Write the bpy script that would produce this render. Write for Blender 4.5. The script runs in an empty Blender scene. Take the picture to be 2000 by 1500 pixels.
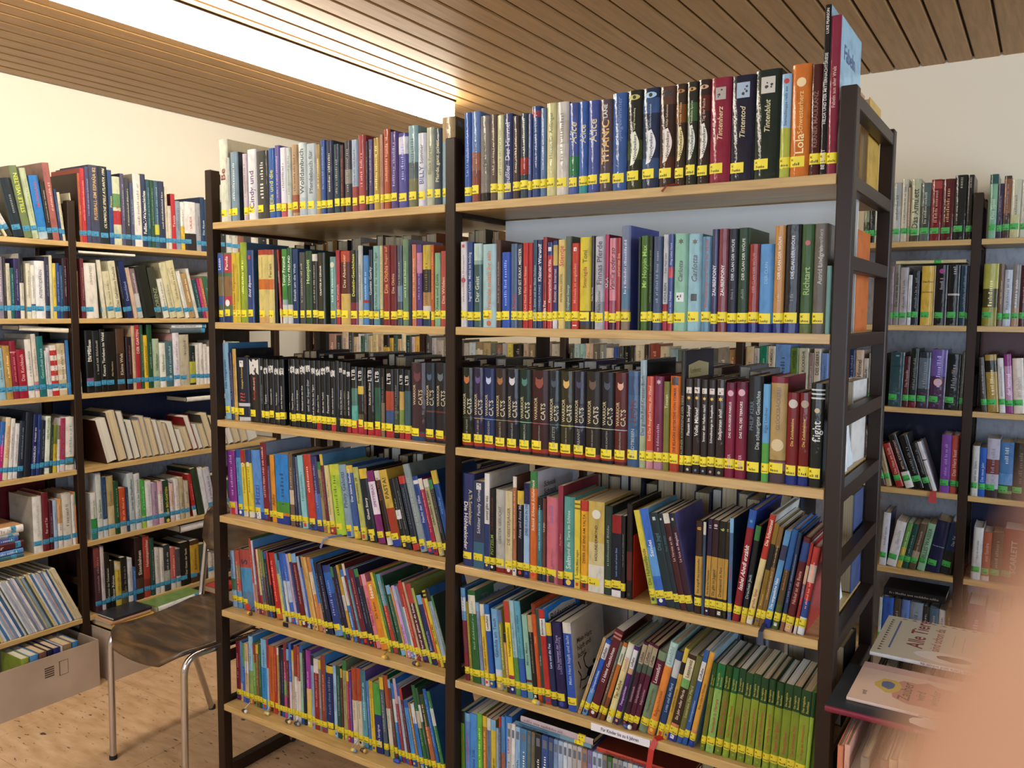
import bpy, math, random
from mathutils import Vector, Matrix
S = bpy.context.scene
C = S.collection
PI = math.pi

# ---------------------------------------------------------------- camera
cam_d = bpy.data.cameras.new('camera')
cam = bpy.data.objects.new('camera', cam_d)
C.objects.link(cam)
S.camera = cam
CAM = Vector((1.31092, -1.76679, -0.27912))
F_PX, YAW, PITCH, ROLL = 1632.36, 0.5697, 0.0860, 0.0069
fw = Vector((-math.sin(YAW)*math.cos(PITCH), math.cos(YAW)*math.cos(PITCH), -math.sin(PITCH)))
rt = fw.cross(Vector((0, 0, 1))).normalized()
up = rt.cross(fw)
rt, up = rt*math.cos(ROLL)+up*math.sin(ROLL), -rt*math.sin(ROLL)+up*math.cos(ROLL)
mw = Matrix((rt, up, -fw)).transposed().to_4x4()
mw.translation = CAM
cam.matrix_world = mw
cam_d.sensor_fit = 'HORIZONTAL'
cam_d.sensor_width = 5.6                       # a phone sensor: small, so that only the finger at the lens blurs
cam_d.lens = F_PX/2000*5.6
cam_d.clip_start = 0.002
cam_d.clip_end = 50
cam_d.dof.use_dof = True
cam_d.dof.focus_distance = 2.1
cam_d.dof.aperture_fstop = 1.9

# ---------------------------------------------------------------- light
w = bpy.data.worlds.new('world')
S.world = w
w.use_nodes = True
w.node_tree.nodes['Background'].inputs[0].default_value = (0.62, 0.74, 1.0, 1)
w.node_tree.nodes['Background'].inputs[1].default_value = 0.8
def area(name, loc, direction, sx, sy, power, col):
    d = bpy.data.lights.new(name, 'AREA')
    d.shape = 'RECTANGLE'
    d.size, d.size_y, d.energy, d.color = sx, sy, power, col
    o = bpy.data.objects.new(name, d)
    C.objects.link(o)
    o.location = loc
    o.rotation_euler = Vector(direction).to_track_quat('-Z', 'Z').to_euler()
    return o
area('daylight_behind_camera', (0.9, -3.78, -0.35), (0, 1, -0.06), 3.3, 1.35, 74, (0.74, 0.85, 1.0))
area('daylight_side', (3.38, 0.1, -0.35), (-1, 0, -0.05), 3.3, 1.35, 150, (0.70, 0.83, 1.0))
S.view_settings.view_transform = 'Standard'
S.view_settings.look = 'None'
S.view_settings.gamma = 1
S.view_settings.use_curve_mapping = False
S.view_settings.exposure = 0.0
LAMP = 32.0

# ---------------------------------------------------------------- materials
def lin(h):
    h = h.lstrip('#')
    o = []
    for i in (0, 2, 4):
        v = int(h[i:i+2], 16)/255
        o.append(v/12.92 if v <= .04045 else ((v+.055)/1.055)**2.4)
    return tuple(o)
MATS = {}
def mat(name, col=None, rough=.5, metal=0, coat=0, attr=False, spec=.5):
    m = bpy.data.materials.new(name)
    m.use_nodes = True
    n, l = m.node_tree.nodes, m.node_tree.links
    b = n['Principled BSDF']
    b.inputs['Roughness'].default_value = rough
    b.inputs['Metallic'].default_value = metal
    b.inputs['Coat Weight'].default_value = coat
    b.inputs['Coat Roughness'].default_value = .12
    b.inputs['Specular IOR Level'].default_value = spec
    if attr:
        a = n.new('ShaderNodeAttribute')
        a.attribute_name = 'Col'
        l.new(a.outputs['Color'], b.inputs['Base Color'])
    elif col:
        b.inputs['Base Color'].default_value = (*lin(col), 1)
    MATS[name] = m
    return m, n, l, b
def tex(n, l, kind, scale, coords='Object', sc=(1, 1, 1), **kw):
    tc = n.new('ShaderNodeTexCoord')
    mp = n.new('ShaderNodeMapping')
    mp.inputs['Scale'].default_value = sc
    t = n.new('ShaderNodeTex'+kind)
    if 'Scale' in t.inputs: t.inputs['Scale'].default_value = scale
    for k, v in kw.items():
        t.inputs[k].default_value = v
    l.new(tc.outputs[coords], mp.inputs[0])
    l.new(mp.outputs[0], t.inputs['Vector'])
    return t
def ramp(n, l, src, stops):
    r = n.new('ShaderNodeValToRGB')
    e = r.color_ramp.elements
    while len(e) < len(stops): e.new(.5)
    for i, (p, c) in enumerate(stops):
        e[i].position = p
        e[i].color = (*lin(c), 1)
    l.new(src, r.inputs[0])
    return r
def bump(n, l, src, b, strength, dist=.001):
    u = n.new('ShaderNodeBump')
    u.inputs['Strength'].default_value = strength
    u.inputs['Distance'].default_value = dist
    l.new(src, u.inputs['Height'])
    l.new(u.outputs[0], b.inputs['Normal'])
    if b.inputs['Coat Weight'].default_value > 0:
        l.new(u.outputs[0], b.inputs['Coat Normal'])

m, n, l, b = mat('foil_cover', rough=.6, coat=.6, attr=True, spec=.12)          # library foil over a jacket
b.inputs['Coat Roughness'].default_value = .07
t = tex(n, l, 'Noise', 75, sc=(1, 1, .5), Detail=4.0)
bump(n, l, t.outputs['Fac'], b, .5, .0014)
mat('card_cover', rough=.45, coat=.16, attr=True, spec=.22)
for nm in ('foil_cover', 'card_cover'):                              # printed artwork: soft patches of deeper and paler ink
    nt = MATS[nm].node_tree
    n, l = nt.nodes, nt.links
    at_ = [q for q in n if q.type == 'ATTRIBUTE'][0]
    oi = n.new('ShaderNodeObjectInfo')
    tc = n.new('ShaderNodeTexCoord')
    ad = n.new('ShaderNodeVectorMath')
    ad.operation = 'MULTIPLY_ADD'
    ad.inputs[1].default_value = (30, 8, 13)
    l.new(tc.outputs['Object'], ad.inputs[0])
    cb = n.new('ShaderNodeCombineXYZ')
    ml = n.new('ShaderNodeMath'); ml.operation = 'MULTIPLY'; ml.inputs[1].default_value = 97
    l.new(oi.outputs['Random'], ml.inputs[0])
    l.new(ml.outputs[0], cb.inputs[0]); l.new(ml.outputs[0], cb.inputs[1])
    l.new(cb.outputs[0], ad.inputs[2])
    ns = n.new('ShaderNodeTexNoise')
    ns.inputs['Scale'].default_value = 2.2
    ns.inputs['Detail'].default_value = 5
    l.new(ad.outputs[0], ns.inputs['Vector'])
    r = ramp(n, l, ns.outputs['Fac'], [(.3, 'b0aeb4'), (.5, 'f0f0f0'), (.7, 'ffffff')])
    mx = n.new('ShaderNodeMix'); mx.data_type = 'RGBA'; mx.blend_type = 'MULTIPLY'; mx.inputs[0].default_value = .5
    l.new(at_.outputs['Color'], mx.inputs[6]); l.new(r.outputs[0], mx.inputs[7])
    l.new(mx.outputs[2], n['Principled BSDF'].inputs['Base Color'])
mat('print', rough=.45, coat=.3, attr=True)
mat('sticker', rough=.45, attr=True)
for nm, c1, c2 in (('pages_white', 'b9b6ab', 'dcdad0'), ('pages_cream', 'a8997c', 'd8c9a8')):
    m, n, l, b = mat(nm, rough=.8, spec=.2)
    t = tex(n, l, 'Noise', 1, sc=(1400, 3, 3), Detail=1.0)
    r = ramp(n, l, t.outputs['Fac'], [(.3, c1), (.7, c2)])
    l.new(r.outputs[0], b.inputs['Base Color'])
m, n, l, b = mat('beech', rough=.42, coat=.15)
t = tex(n, l, 'Noise', 6, sc=(1.2, 9, 14), Detail=6.0, Distortion=.6)
r = ramp(n, l, t.outputs['Fac'], [(.25, 'a68652'), (.5, 'b99a62'), (.75, 'c6a872')])
l.new(r.outputs[0], b.inputs['Base Color'])
m, n, l, b = mat('brown_steel', '2c1f16', rough=.38, spec=.22)
m, n, l, b = mat('ceiling_wood', rough=.5)
t = tex(n, l, 'Noise', 5, sc=(14, .9, 4), Detail=7.0, Distortion=.5)
r = ramp(n, l, t.outputs['Fac'], [(.25, '876639'), (.5, '997446'), (.78, 'a88250')])
l.new(r.outputs[0], b.inputs['Base Color'])
mat('ceiling_gap', '24170d', rough=.9)
m, n, l, b = mat('plaster', 'e6dfcd', rough=.9, spec=.2)
t = tex(n, l, 'Noise', 160, Detail=4.0)
bump(n, l, t.outputs['Fac'], b, .15, .002)
m, n, l, b = mat('cork_lino', rough=.5)
t = tex(n, l, 'Noise', 9, sc=(1, 3.2, 1), Detail=7.0)
r = ramp(n, l, t.outputs['Fac'], [(.3, 'b4946e'), (.55, 'c8a884'), (.75, 'd4b894')])
v = tex(n, l, 'Noise', 22, sc=(1, 3.0, 1), Detail=4.0, Roughness=.62)
k = ramp(n, l, v.outputs['Fac'], [(.325, '2a1a10'), (.37, 'ffffff')])
mx = n.new('ShaderNodeMix')
mx.data_type = 'RGBA'
mx.blend_type = 'MULTIPLY'
mx.inputs[0].default_value = .9
l.new(r.outputs[0], mx.inputs[6])
l.new(k.outputs[0], mx.inputs[7])
l.new(mx.outputs[2], b.inputs['Base Color'])
mat('floor_joint', '6a5038', rough=.9)
mat('chrome', 'c8c8cc', rough=.16, metal=1)
m, n, l, b = mat('plywood', rough=.4, coat=.3)
t = tex(n, l, 'Noise', 5, sc=(1, 5, 3), Detail=6.0, Distortion=.8)
r = ramp(n, l, t.outputs['Fac'], [(.35, '241a12'), (.5, '43321f'), (.68, '664c30')])
l.new(r.outputs[0], b.inputs['Base Color'])
m, n, l, b = mat('cardboard', rough=.85, spec=.2)
t = tex(n, l, 'Noise', 1.2, sc=(120, 4, 4), Detail=2.0)
r = ramp(n, l, t.outputs['Fac'], [(.3, 'a29080'), (.7, 'b2a08e')])
l.new(r.outputs[0], b.inputs['Base Color'])
mat('white_board', 'd4d8d8', rough=.7)
mat('white_frame', 'e4e4e0', rough=.4)
mat('rubber', '1a1816', rough=.7)
mat('gold', 'd0a848', rough=.3, metal=.8)
m, n, l, b = mat('skin', 'a87a5c', rough=.55)
b.inputs['Subsurface Weight'].default_value = .08
b.inputs['Subsurface Radius'].default_value = (.006, .002, .001)
mat('nail', 'e6b8a0', rough=.25, coat=.5)
m = bpy.data.materials.new('lamp_cover')
m.use_nodes = True
n = m.node_tree.nodes
n['Principled BSDF'].inputs['Base Color'].default_value = (.9, .9, .88, 1)
n['Principled BSDF'].inputs['Emission Color'].default_value = (1, .91, .76, 1)
n['Principled BSDF'].inputs['Emission Strength'].default_value = LAMP
MATS['lamp_cover'] = m
m = bpy.data.materials.new('window_glass')
m.use_nodes = True
n, l = m.node_tree.nodes, m.node_tree.links
n.clear()
o_ = n.new('ShaderNodeOutputMaterial')
mxs = n.new('ShaderNodeMixShader')
mxs.inputs[0].default_value = .06
l.new(n.new('ShaderNodeBsdfTransparent').outputs[0], mxs.inputs[1])
g_ = n.new('ShaderNodeBsdfGlossy')
g_.inputs['Roughness'].default_value = .02
l.new(g_.outputs[0], mxs.inputs[2])
l.new(mxs.outputs[0], o_.inputs[0])
MATS['window_glass'] = m

# ---------------------------------------------------------------- mesh helpers
class MB:
    """Collects faces with a colour and a material slot each; build() links them as ONE mesh object."""
    def __init__(s): s.v, s.f, s.c, s.m, s.sm = [], [], [], [], []
    def add(s, vs, fs, col=(1, 1, 1), m=0, smooth=False):
        o = len(s.v)
        s.v += [tuple(p) for p in vs]
        for f in fs:
            s.f.append(tuple(i+o for i in f))
            s.c.append(col); s.m.append(m); s.sm.append(smooth)
        return s
    def box(s, x0, x1, y0, y1, z0, z1, col=(1, 1, 1), m=0, bev=0):
        if bev:
            e = bev
            rings = [(z0, e), (z0+e, 0), (z1-e, 0), (z1, e)]
            vs, fs = [], []
            for z, q in rings:
                ax, bx, ay, by = x0+q, x1-q, y0+q, y1-q
                p = e if q == 0 else e*.3
                vs += [(ax+p, ay, z), (bx-p, ay, z), (bx, ay+p, z), (bx, by-p, z), (bx-p, by, z), (ax+p, by, z), (ax, by-p, z), (ax, ay+p, z)]
            for k in range(3):
                for i in range(8):
                    j = (i+1) % 8
                    fs.append((k*8+i, k*8+j, k*8+8+j, k*8+8+i))
            fs += [tuple(range(7, -1, -1)), tuple(range(24, 32))]
            return s.add(vs, fs, col, m)
        vs = [(x0, y0, z0), (x1, y0, z0), (x1, y1, z0), (x0, y1, z0), (x0, y0, z1), (x1, y0, z1), (x1, y1, z1), (x0, y1, z1)]
        return s.add(vs, [(3, 2, 1, 0), (4, 5, 6, 7), (0, 1, 5, 4), (1, 2, 6, 5), (2, 3, 7, 6), (3, 0, 4, 7)], col, m)
    def tube(s, pts, r, n=10, col=(1, 1, 1), m=0, cap=True):
        pts = [Vector(p) for p in pts]
        rs = r if isinstance(r, (list, tuple)) else [r]*len(pts)
        t0 = (pts[1]-pts[0]).normalized()
        a = t0.orthogonal().normalized()
        vs, fs = [], []
        for i, p in enumerate(pts):
            t = ((pts[i+1]-p).normalized() if i+1 < len(pts) else Vector()) + ((p-pts[i-1]).normalized() if i else Vector())
            t.normalize()
            a = (a - t*a.dot(t)).normalized()
            bb = t.cross(a)
            for k in range(n):
                q = 2*PI*k/n
                vs.append(p + (a*math.cos(q)+bb*math.sin(q))*rs[i])
        for i in range(len(pts)-1):
            for k in range(n):
                j = (k+1) % n
                fs.append((i*n+k, i*n+j, i*n+n+j, i*n+n+k))
        s.add(vs, fs, col, m, True)
        if cap:
            o = len(vs)-n
            s.add(vs[:n], [tuple(range(n-1, -1, -1))], col, m)
            s.add(vs[o:], [tuple(range(n))], col, m)
        return s
    def build(s, name, mats, parent=None, loc=None, colour=True):
        me = bpy.data.meshes.new(name)
        me.from_pydata(s.v, [], s.f)
        for q in (mats if isinstance(mats, (list, tuple)) else [mats]):
            me.materials.append(MATS[q])
        me.polygons.foreach_set('material_index', s.m)
        me.polygons.foreach_set('use_smooth', s.sm)
        if colour:
            a = me.color_attributes.new('Col', 'FLOAT_COLOR', 'CORNER')
            d = []
            for f, c in zip(s.f, s.c):
                d += (c[0], c[1], c[2], 1.0)*len(f)
            a.data.foreach_set('color', d)
        me.update()
        o = bpy.data.objects.new(name, me)
        C.objects.link(o)
        if parent: o.parent = parent
        if loc: o.location = loc
        return o
def arc_pts(pts, r, seg=6):
    """Round the corners of a polyline."""
    pts = [Vector(p) for p in pts]
    out = [pts[0]]
    for i in range(1, len(pts)-1):
        p, a, b = pts[i], (pts[i-1]-pts[i]), (pts[i+1]-pts[i])
        d = min(r, a.length*.49, b.length*.49)
        A, B = p+a.normalized()*d, p+b.normalized()*d
        for k in range(seg+1):
            t = k/seg
            out.append(A*(1-t)**2 + p*2*t*(1-t) + B*t*t)
    return out+[pts[-1]]
def tag(o, label=None, cat=None, group=None, kind=None):
    if label: o['label'] = label
    if cat: o['category'] = cat
    if group: o['group'] = group
    if kind: o['kind'] = kind
    return o
def thing(name, label, cat, loc=(0, 0, 0), rot=(0, 0, 0), group=None):
    o = bpy.data.objects.new(name, None)
    o.empty_display_size = .05
    C.objects.link(o)
    o.location, o.rotation_euler = loc, rot
    return tag(o, label, cat, group)

# ---------------------------------------------------------------- lettering: glyph shapes from the built-in font, cached per character
GL = {}
_cu = bpy.data.curves.new('glyphs', 'FONT')
_cu.resolution_u = 2
_cu.offset = .012                               # a little bolder
_ob = bpy.data.objects.new('glyphs', _cu)
C.objects.link(_ob)
def _shape(s):
    _cu.body = s
    dg = bpy.context.evaluated_depsgraph_get()
    e = _ob.evaluated_get(dg)
    me = e.to_mesh()
    r = [(v.co.x, v.co.y) for v in me.vertices], [tuple(p.vertices) for p in me.polygons]
    e.to_mesh_clear()
    return r
def load_glyphs(chars):
    bar = min(x for x, y in _shape('|')[0])
    for ch in chars:
        if ch == ' ':
            GL[ch] = ([], [], .28)
            continue
        v, f = _shape(ch)
        adv = min(x for x, y in sorted(_shape(ch+'|')[0])[-4:]) - bar
        GL[ch] = (v, f, max(adv, .15))
    bpy.data.objects.remove(_ob)
def text_shape(s):
    vs, fs, x = [], [], 0
    for ch in s:
        v, f, a = GL.get(ch, GL[' '])
        o = len(vs)
        vs += [(p[0]+x, p[1]) for p in v]
        fs += [tuple(i+o for i in q) for q in f]
        x += a
    return vs, fs, x
def greek_shape(rng, length):
    """Lettering too small to read in the photo: rows of short strokes."""
    vs, fs, x = [], [], 0
    while x < length:
        wd = rng.uniform(.25, .55)
        if rng.random() < .14:
            x += .35
            continue
        h = .7 if rng.random() < .35 else .48
        o = len(vs)
        vs += [(x, 0), (x+wd*.55, 0), (x+wd*.55, h), (x, h)]
        fs.append((o, o+1, o+2, o+3))
        x += wd+.05
    return vs, fs, x
# ---------------------------------------------------------------- the room
X0, X1, Y0, Y1, Z0, Z1 = -2.50, 3.30, -3.70, 2.05, -1.87, 0.72
def struct(name, mb, mats, parent=None):
    o = mb.build(name, mats, parent, colour=False)
    if not parent: o['kind'] = 'structure'
    return o
floor = struct('floor', MB().box(X0-.1, X1+.1, Y0-.1, Y1+.1, Z0-.12, Z0-.004), 'floor_joint')
ts = .6
for i in range(int((X1-X0)/ts)+1):
    for j in range(int((Y1-Y0)/ts)+1):
        a, c = X0+i*ts, Y1-(j+1)*ts
        q = MB().box(a+.0006, min(a+ts, X1)-.0006, max(c, Y0)+.0006, c+ts-.0006, Z0-.004, Z0)
        struct('floor_tile', q, 'cork_lino', floor)
ceiling = struct('ceiling', MB().box(X0-.1, X1+.1, Y0-.1, Y1+.1, Z1+.014, Z1+.1), 'ceiling_gap')
pitch = .0945
xq = -.882-18*pitch
pl0 = None
while xq < X1:
    a, c = max(xq+.0042, X0), min(xq+pitch-.0042, X1)
    if c-a > .02:
        # a plank with chamfered lower edges
        e = .004
        vs = []
        for y in (Y0, Y1):
            vs += [(a, y, Z1+.013), (a, y, Z1+e), (a+e, y, Z1), (c-e, y, Z1), (c, y, Z1+e), (c, y, Z1+.013)]
        fs = [(i, (i+1) % 6, 6+(i+1) % 6, 6+i) for i in range(6)] + [tuple(range(5, -1, -1)), tuple(range(6, 12))]
        struct('plank', MB().add(vs, fs), 'ceiling_wood', ceiling)
    xq += pitch
struct('wall_left', MB().box(X0-.1, X0, Y0-.1, Y1+.1, Z0, Z1+.014), 'plaster')
struct('wall_back', MB().box(X0, X1, Y1, Y1+.1, Z0, Z1+.014), 'plaster')
def wall_with_window(name, n, axis, at_, lo, hi, wlo, whi, zlo, zhi):
    """A wall pierced by a band of windows, with frame, mullions and panes."""
    mb = MB()
    def bx(a, c, z0, z1, m=mb, d=(0, .1)):
        if axis == 'y': m.box(a, c, at_-d[1], at_-d[0], z0, z1)
        else: m.box(at_+d[0], at_+d[1], a, c, z0, z1)
    bx(lo, hi, Z0, zlo); bx(lo, hi, zhi, Z1+.014); bx(lo, wlo, zlo, zhi); bx(whi, hi, zlo, zhi)
    struct(name, mb, 'plaster')
    fr = MB()
    k = 3
    st = (whi-wlo)/k
    bx(wlo, whi, zlo, zlo+.05, fr, (.02, .07)); bx(wlo, whi, zhi-.05, zhi, fr, (.02, .07))
    for i in range(k+1):
        p = min(max(wlo+i*st, wlo+.03), whi-.03)
        bx(p-.03, p+.03, zlo+.05, zhi-.05, fr, (.02, .07))
    wo = struct('window_%d' % n, fr, 'white_frame')
    for i in range(k):
        g = MB()
        bx(wlo+i*st+.03+(.03 if i == 0 else 0), wlo+(i+1)*st-.03-(.03 if i == k-1 else 0), zlo+.05, zhi-.05, g, (.042, .048))
        struct('pane', g, 'window_glass', wo)
wall_with_window('wall_front', 1, 'y', Y0, X0, X1, -.8, 2.6, -1.05, .38)
wall_with_window('wall_right', 2, 'x', X1, Y0, Y1, -1.6, 1.8, -1.05, .38)

# ---------------------------------------------------------------- ceiling lamp: a long box of milky plastic
lamp = thing('ceiling_lamp', 'long glowing fluorescent ceiling lamp box fixed along the wooden planks', 'lamp', (-1.161, -.9, Z1))
LY0, LY1 = -2.4, 2.408
MB().box(-.043, .043, LY0, LY1, -.1, -.008, bev=.006).build('lamp_cover', 'lamp_cover', lamp, colour=False)
MB().box(-.046, .046, LY0-.004, LY1+.004, -.008, 0).build('lamp_base', 'ceiling_gap', lamp, colour=False)

# ---------------------------------------------------------------- racks
ZB = [0, -.319, -.638, -.957, -1.278, -1.605]
TH = .021
PW = .032
TOP = .168
def rack(name, label, loc, rotz, posts, depth, boards, rung_step=.1595, foot=False):
    """Steel end frames (front and rear posts with rungs) that carry beech boards; local x along the rack, y into it."""
    r = thing(name, label, 'bookshelf', loc, (0, 0, rotz))
    for i, x in enumerate(posts):
        for y in (0, depth-.035):
            p = MB().box(x-PW, x, y, y+.035, 0, TOP-Z0, bev=.0022)
            p.build('post', 'brown_steel', r, (0, 0, 0), colour=False)
        z = TOP-.02
        k = 0
        while z > Z0-loc[2]+.1+loc[2] and k < 12:
            zt = .0-Z0+.158-k*rung_step
            if zt < .1: break
            MB().box(x-PW+.004, x-.002, .035, depth-.035, zt-.03, zt, bev=.002).build('rung', 'brown_steel', r, colour=False)
            k += 1
        MB().box(x-PW, x, .035, depth-.035, .0, .04, bev=.002).build('foot_bar', 'brown_steel', r, colour=False)
    for i in range(len(posts)-1):
        a, c = posts[i]+.001, posts[i+1]-PW-.001
        for z in boards[i]:
            MB().box(a, c, .001, depth-.002, z-Z0-TH, z-Z0, bev=.0012).build('shelf_board', 'beech', r, colour=False)
    return r
D_MAIN = .5
main = rack('book_rack', 'tall free-standing brown steel rack with beech shelves full of yellow-stickered books', (0, 0, Z0), 0, [-.969, 0, .973], D_MAIN, [ZB, ZB])
wall_r = rack('book_rack', 'brown steel rack along the cream side wall with blue-stickered books', (-2.12, 0, Z0), PI/2, [-.87, .215, 1.302], .27, [ZB, ZB])
far_r = rack('book_rack', 'dark steel rack along the back wall with green-stickered novels', (0, 1.77, Z0), 0, [-2.39, -1.52, -.65, .216, 1.085, 1.954, 2.823], .25, [ZB[2:], ZB[2:], ZB[2:], ZB, ZB, ZB])
def back_panel(r, x0, x1, y, z0, z1, col, label):
    o = MB().box(x0, x1, y, y+.006, z0-Z0, z1-Z0, lin(col)).build('back_panel', 'card_cover', r)
    o['label'] = label
back_panel(wall_r, .218, 1.268, .236, -.957, -.66, '1b2a4c', 'navy back panel')
back_panel(wall_r, -.86, .17, .236, -1.278, -.98, '5a1a20', 'dark red back panel')
back_panel(wall_r, .218, 1.268, .236, -.638, -.342, '2a2620', 'dark back panel')
back_panel(wall_r, .218, 1.268, .236, -1.605, -1.3, '3a2c20', 'brown back panel')
back_panel(far_r, 1.09, 1.92, .216, -.638, -.342, '501818', 'dark red back panel')
back_panel(far_r, .22, 1.05, .216, -.957, -.66, '18203c', 'navy back panel')
back_panel(far_r, 1.09, 1.92, .216, -1.278, -.98, '1c2444', 'navy back panel')
GREY = 'a2a8b2'
for i in range(5):
    top, bot = ZB[i]-TH-.001, ZB[i+1]
    for rk_, xa, xb, yy_, done in ((wall_r, .218, 1.268, .236, (1, 2, 4)), (wall_r, -.86, .17, .236, (3,)), (far_r, .22, 1.05, .216, (2,)), (far_r, 1.09, 1.92, .216, (1, 3)), (far_r, 1.96, 2.79, .216, ())):
        if i not in done: back_panel(rk_, xa, xb, yy_, bot, top, GREY, 'grey back panel')

# ---------------------------------------------------------------- books
NAMES = {'H': 'hardback_book', 'P': 'paperback_book', 'F': 'reference_book', 'N': 'novel', 'B': 'library_book'}
STICK = {'main': ('ead92a', .0195, .041), 'wall': ('3a8cb4', .030, .050), 'far': ('3fae52', .028, .050)}
ONES = 'first second third fourth fifth sixth seventh eighth ninth tenth eleventh twelfth thirteenth fourteenth fifteenth sixteenth seventeenth eighteenth nineteenth'.split()
TENS = ('twenty', 'thirty', 'forty', 'fifty', 'sixty', 'seventy', 'eighty')
TENTH = ('twentieth', 'thirtieth', 'fortieth', 'fiftieth', 'sixtieth', 'seventieth', 'eightieth')
def nth(k):
    if k < 20: return ONES[k-1]
    a, b_ = divmod(k, 10)
    return TENTH[a-2] if b_ == 0 else TENS[a-2]+'-'+ONES[b_-1]
def cname(h):
    import colorsys
    r, g, b_ = (int(h[i:i+2], 16)/255 for i in (0, 2, 4))
    hh, s, v = colorsys.rgb_to_hsv(r, g, b_)
    hh *= 360
    if s < .16:
        return 'white' if v > .82 else 'pale grey' if v > .66 else 'grey' if v > .36 else 'dark grey' if v > .2 else 'black'
    if v < .15: return 'black'
    if hh < 14 or hh >= 345:
        return ('pink' if v > .72 and s < .5 else 'dark red' if v < .5 else 'red')
    if hh < 40:
        if v < .42: return 'dark brown'
        if s > .68 and v > .65: return 'orange'
        return 'beige' if s < .32 and v > .6 else 'brown' if v < .72 else 'tan'
    if hh < 68:
        return 'cream' if s < .32 and v > .66 else 'olive' if v < .62 else 'yellow'
    if hh < 165: return 'dark green' if v < .4 else 'pale green' if s < .32 and v > .55 else 'lime green' if hh < 95 else 'green'
    if hh < 195: return 'dark teal' if v < .4 else 'pale teal' if v > .65 and s < .4 else 'teal'
    if hh < 250: return 'navy' if v < .48 else 'pale blue' if v > .65 and s < .38 else 'slate blue' if s < .42 else 'blue'
    if hh < 300: return 'dark purple' if v < .35 else 'lilac' if v > .6 and s < .4 else 'purple'
    return 'plum' if v < .5 else 'magenta' if s > .45 else 'mauve'
SHELF = ['top', 'second', 'third', 'fourth', 'fifth', 'lowest']
def half(c, k=.75): return tuple(x*k for x in c)
def to_hex_l(c): return c

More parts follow.
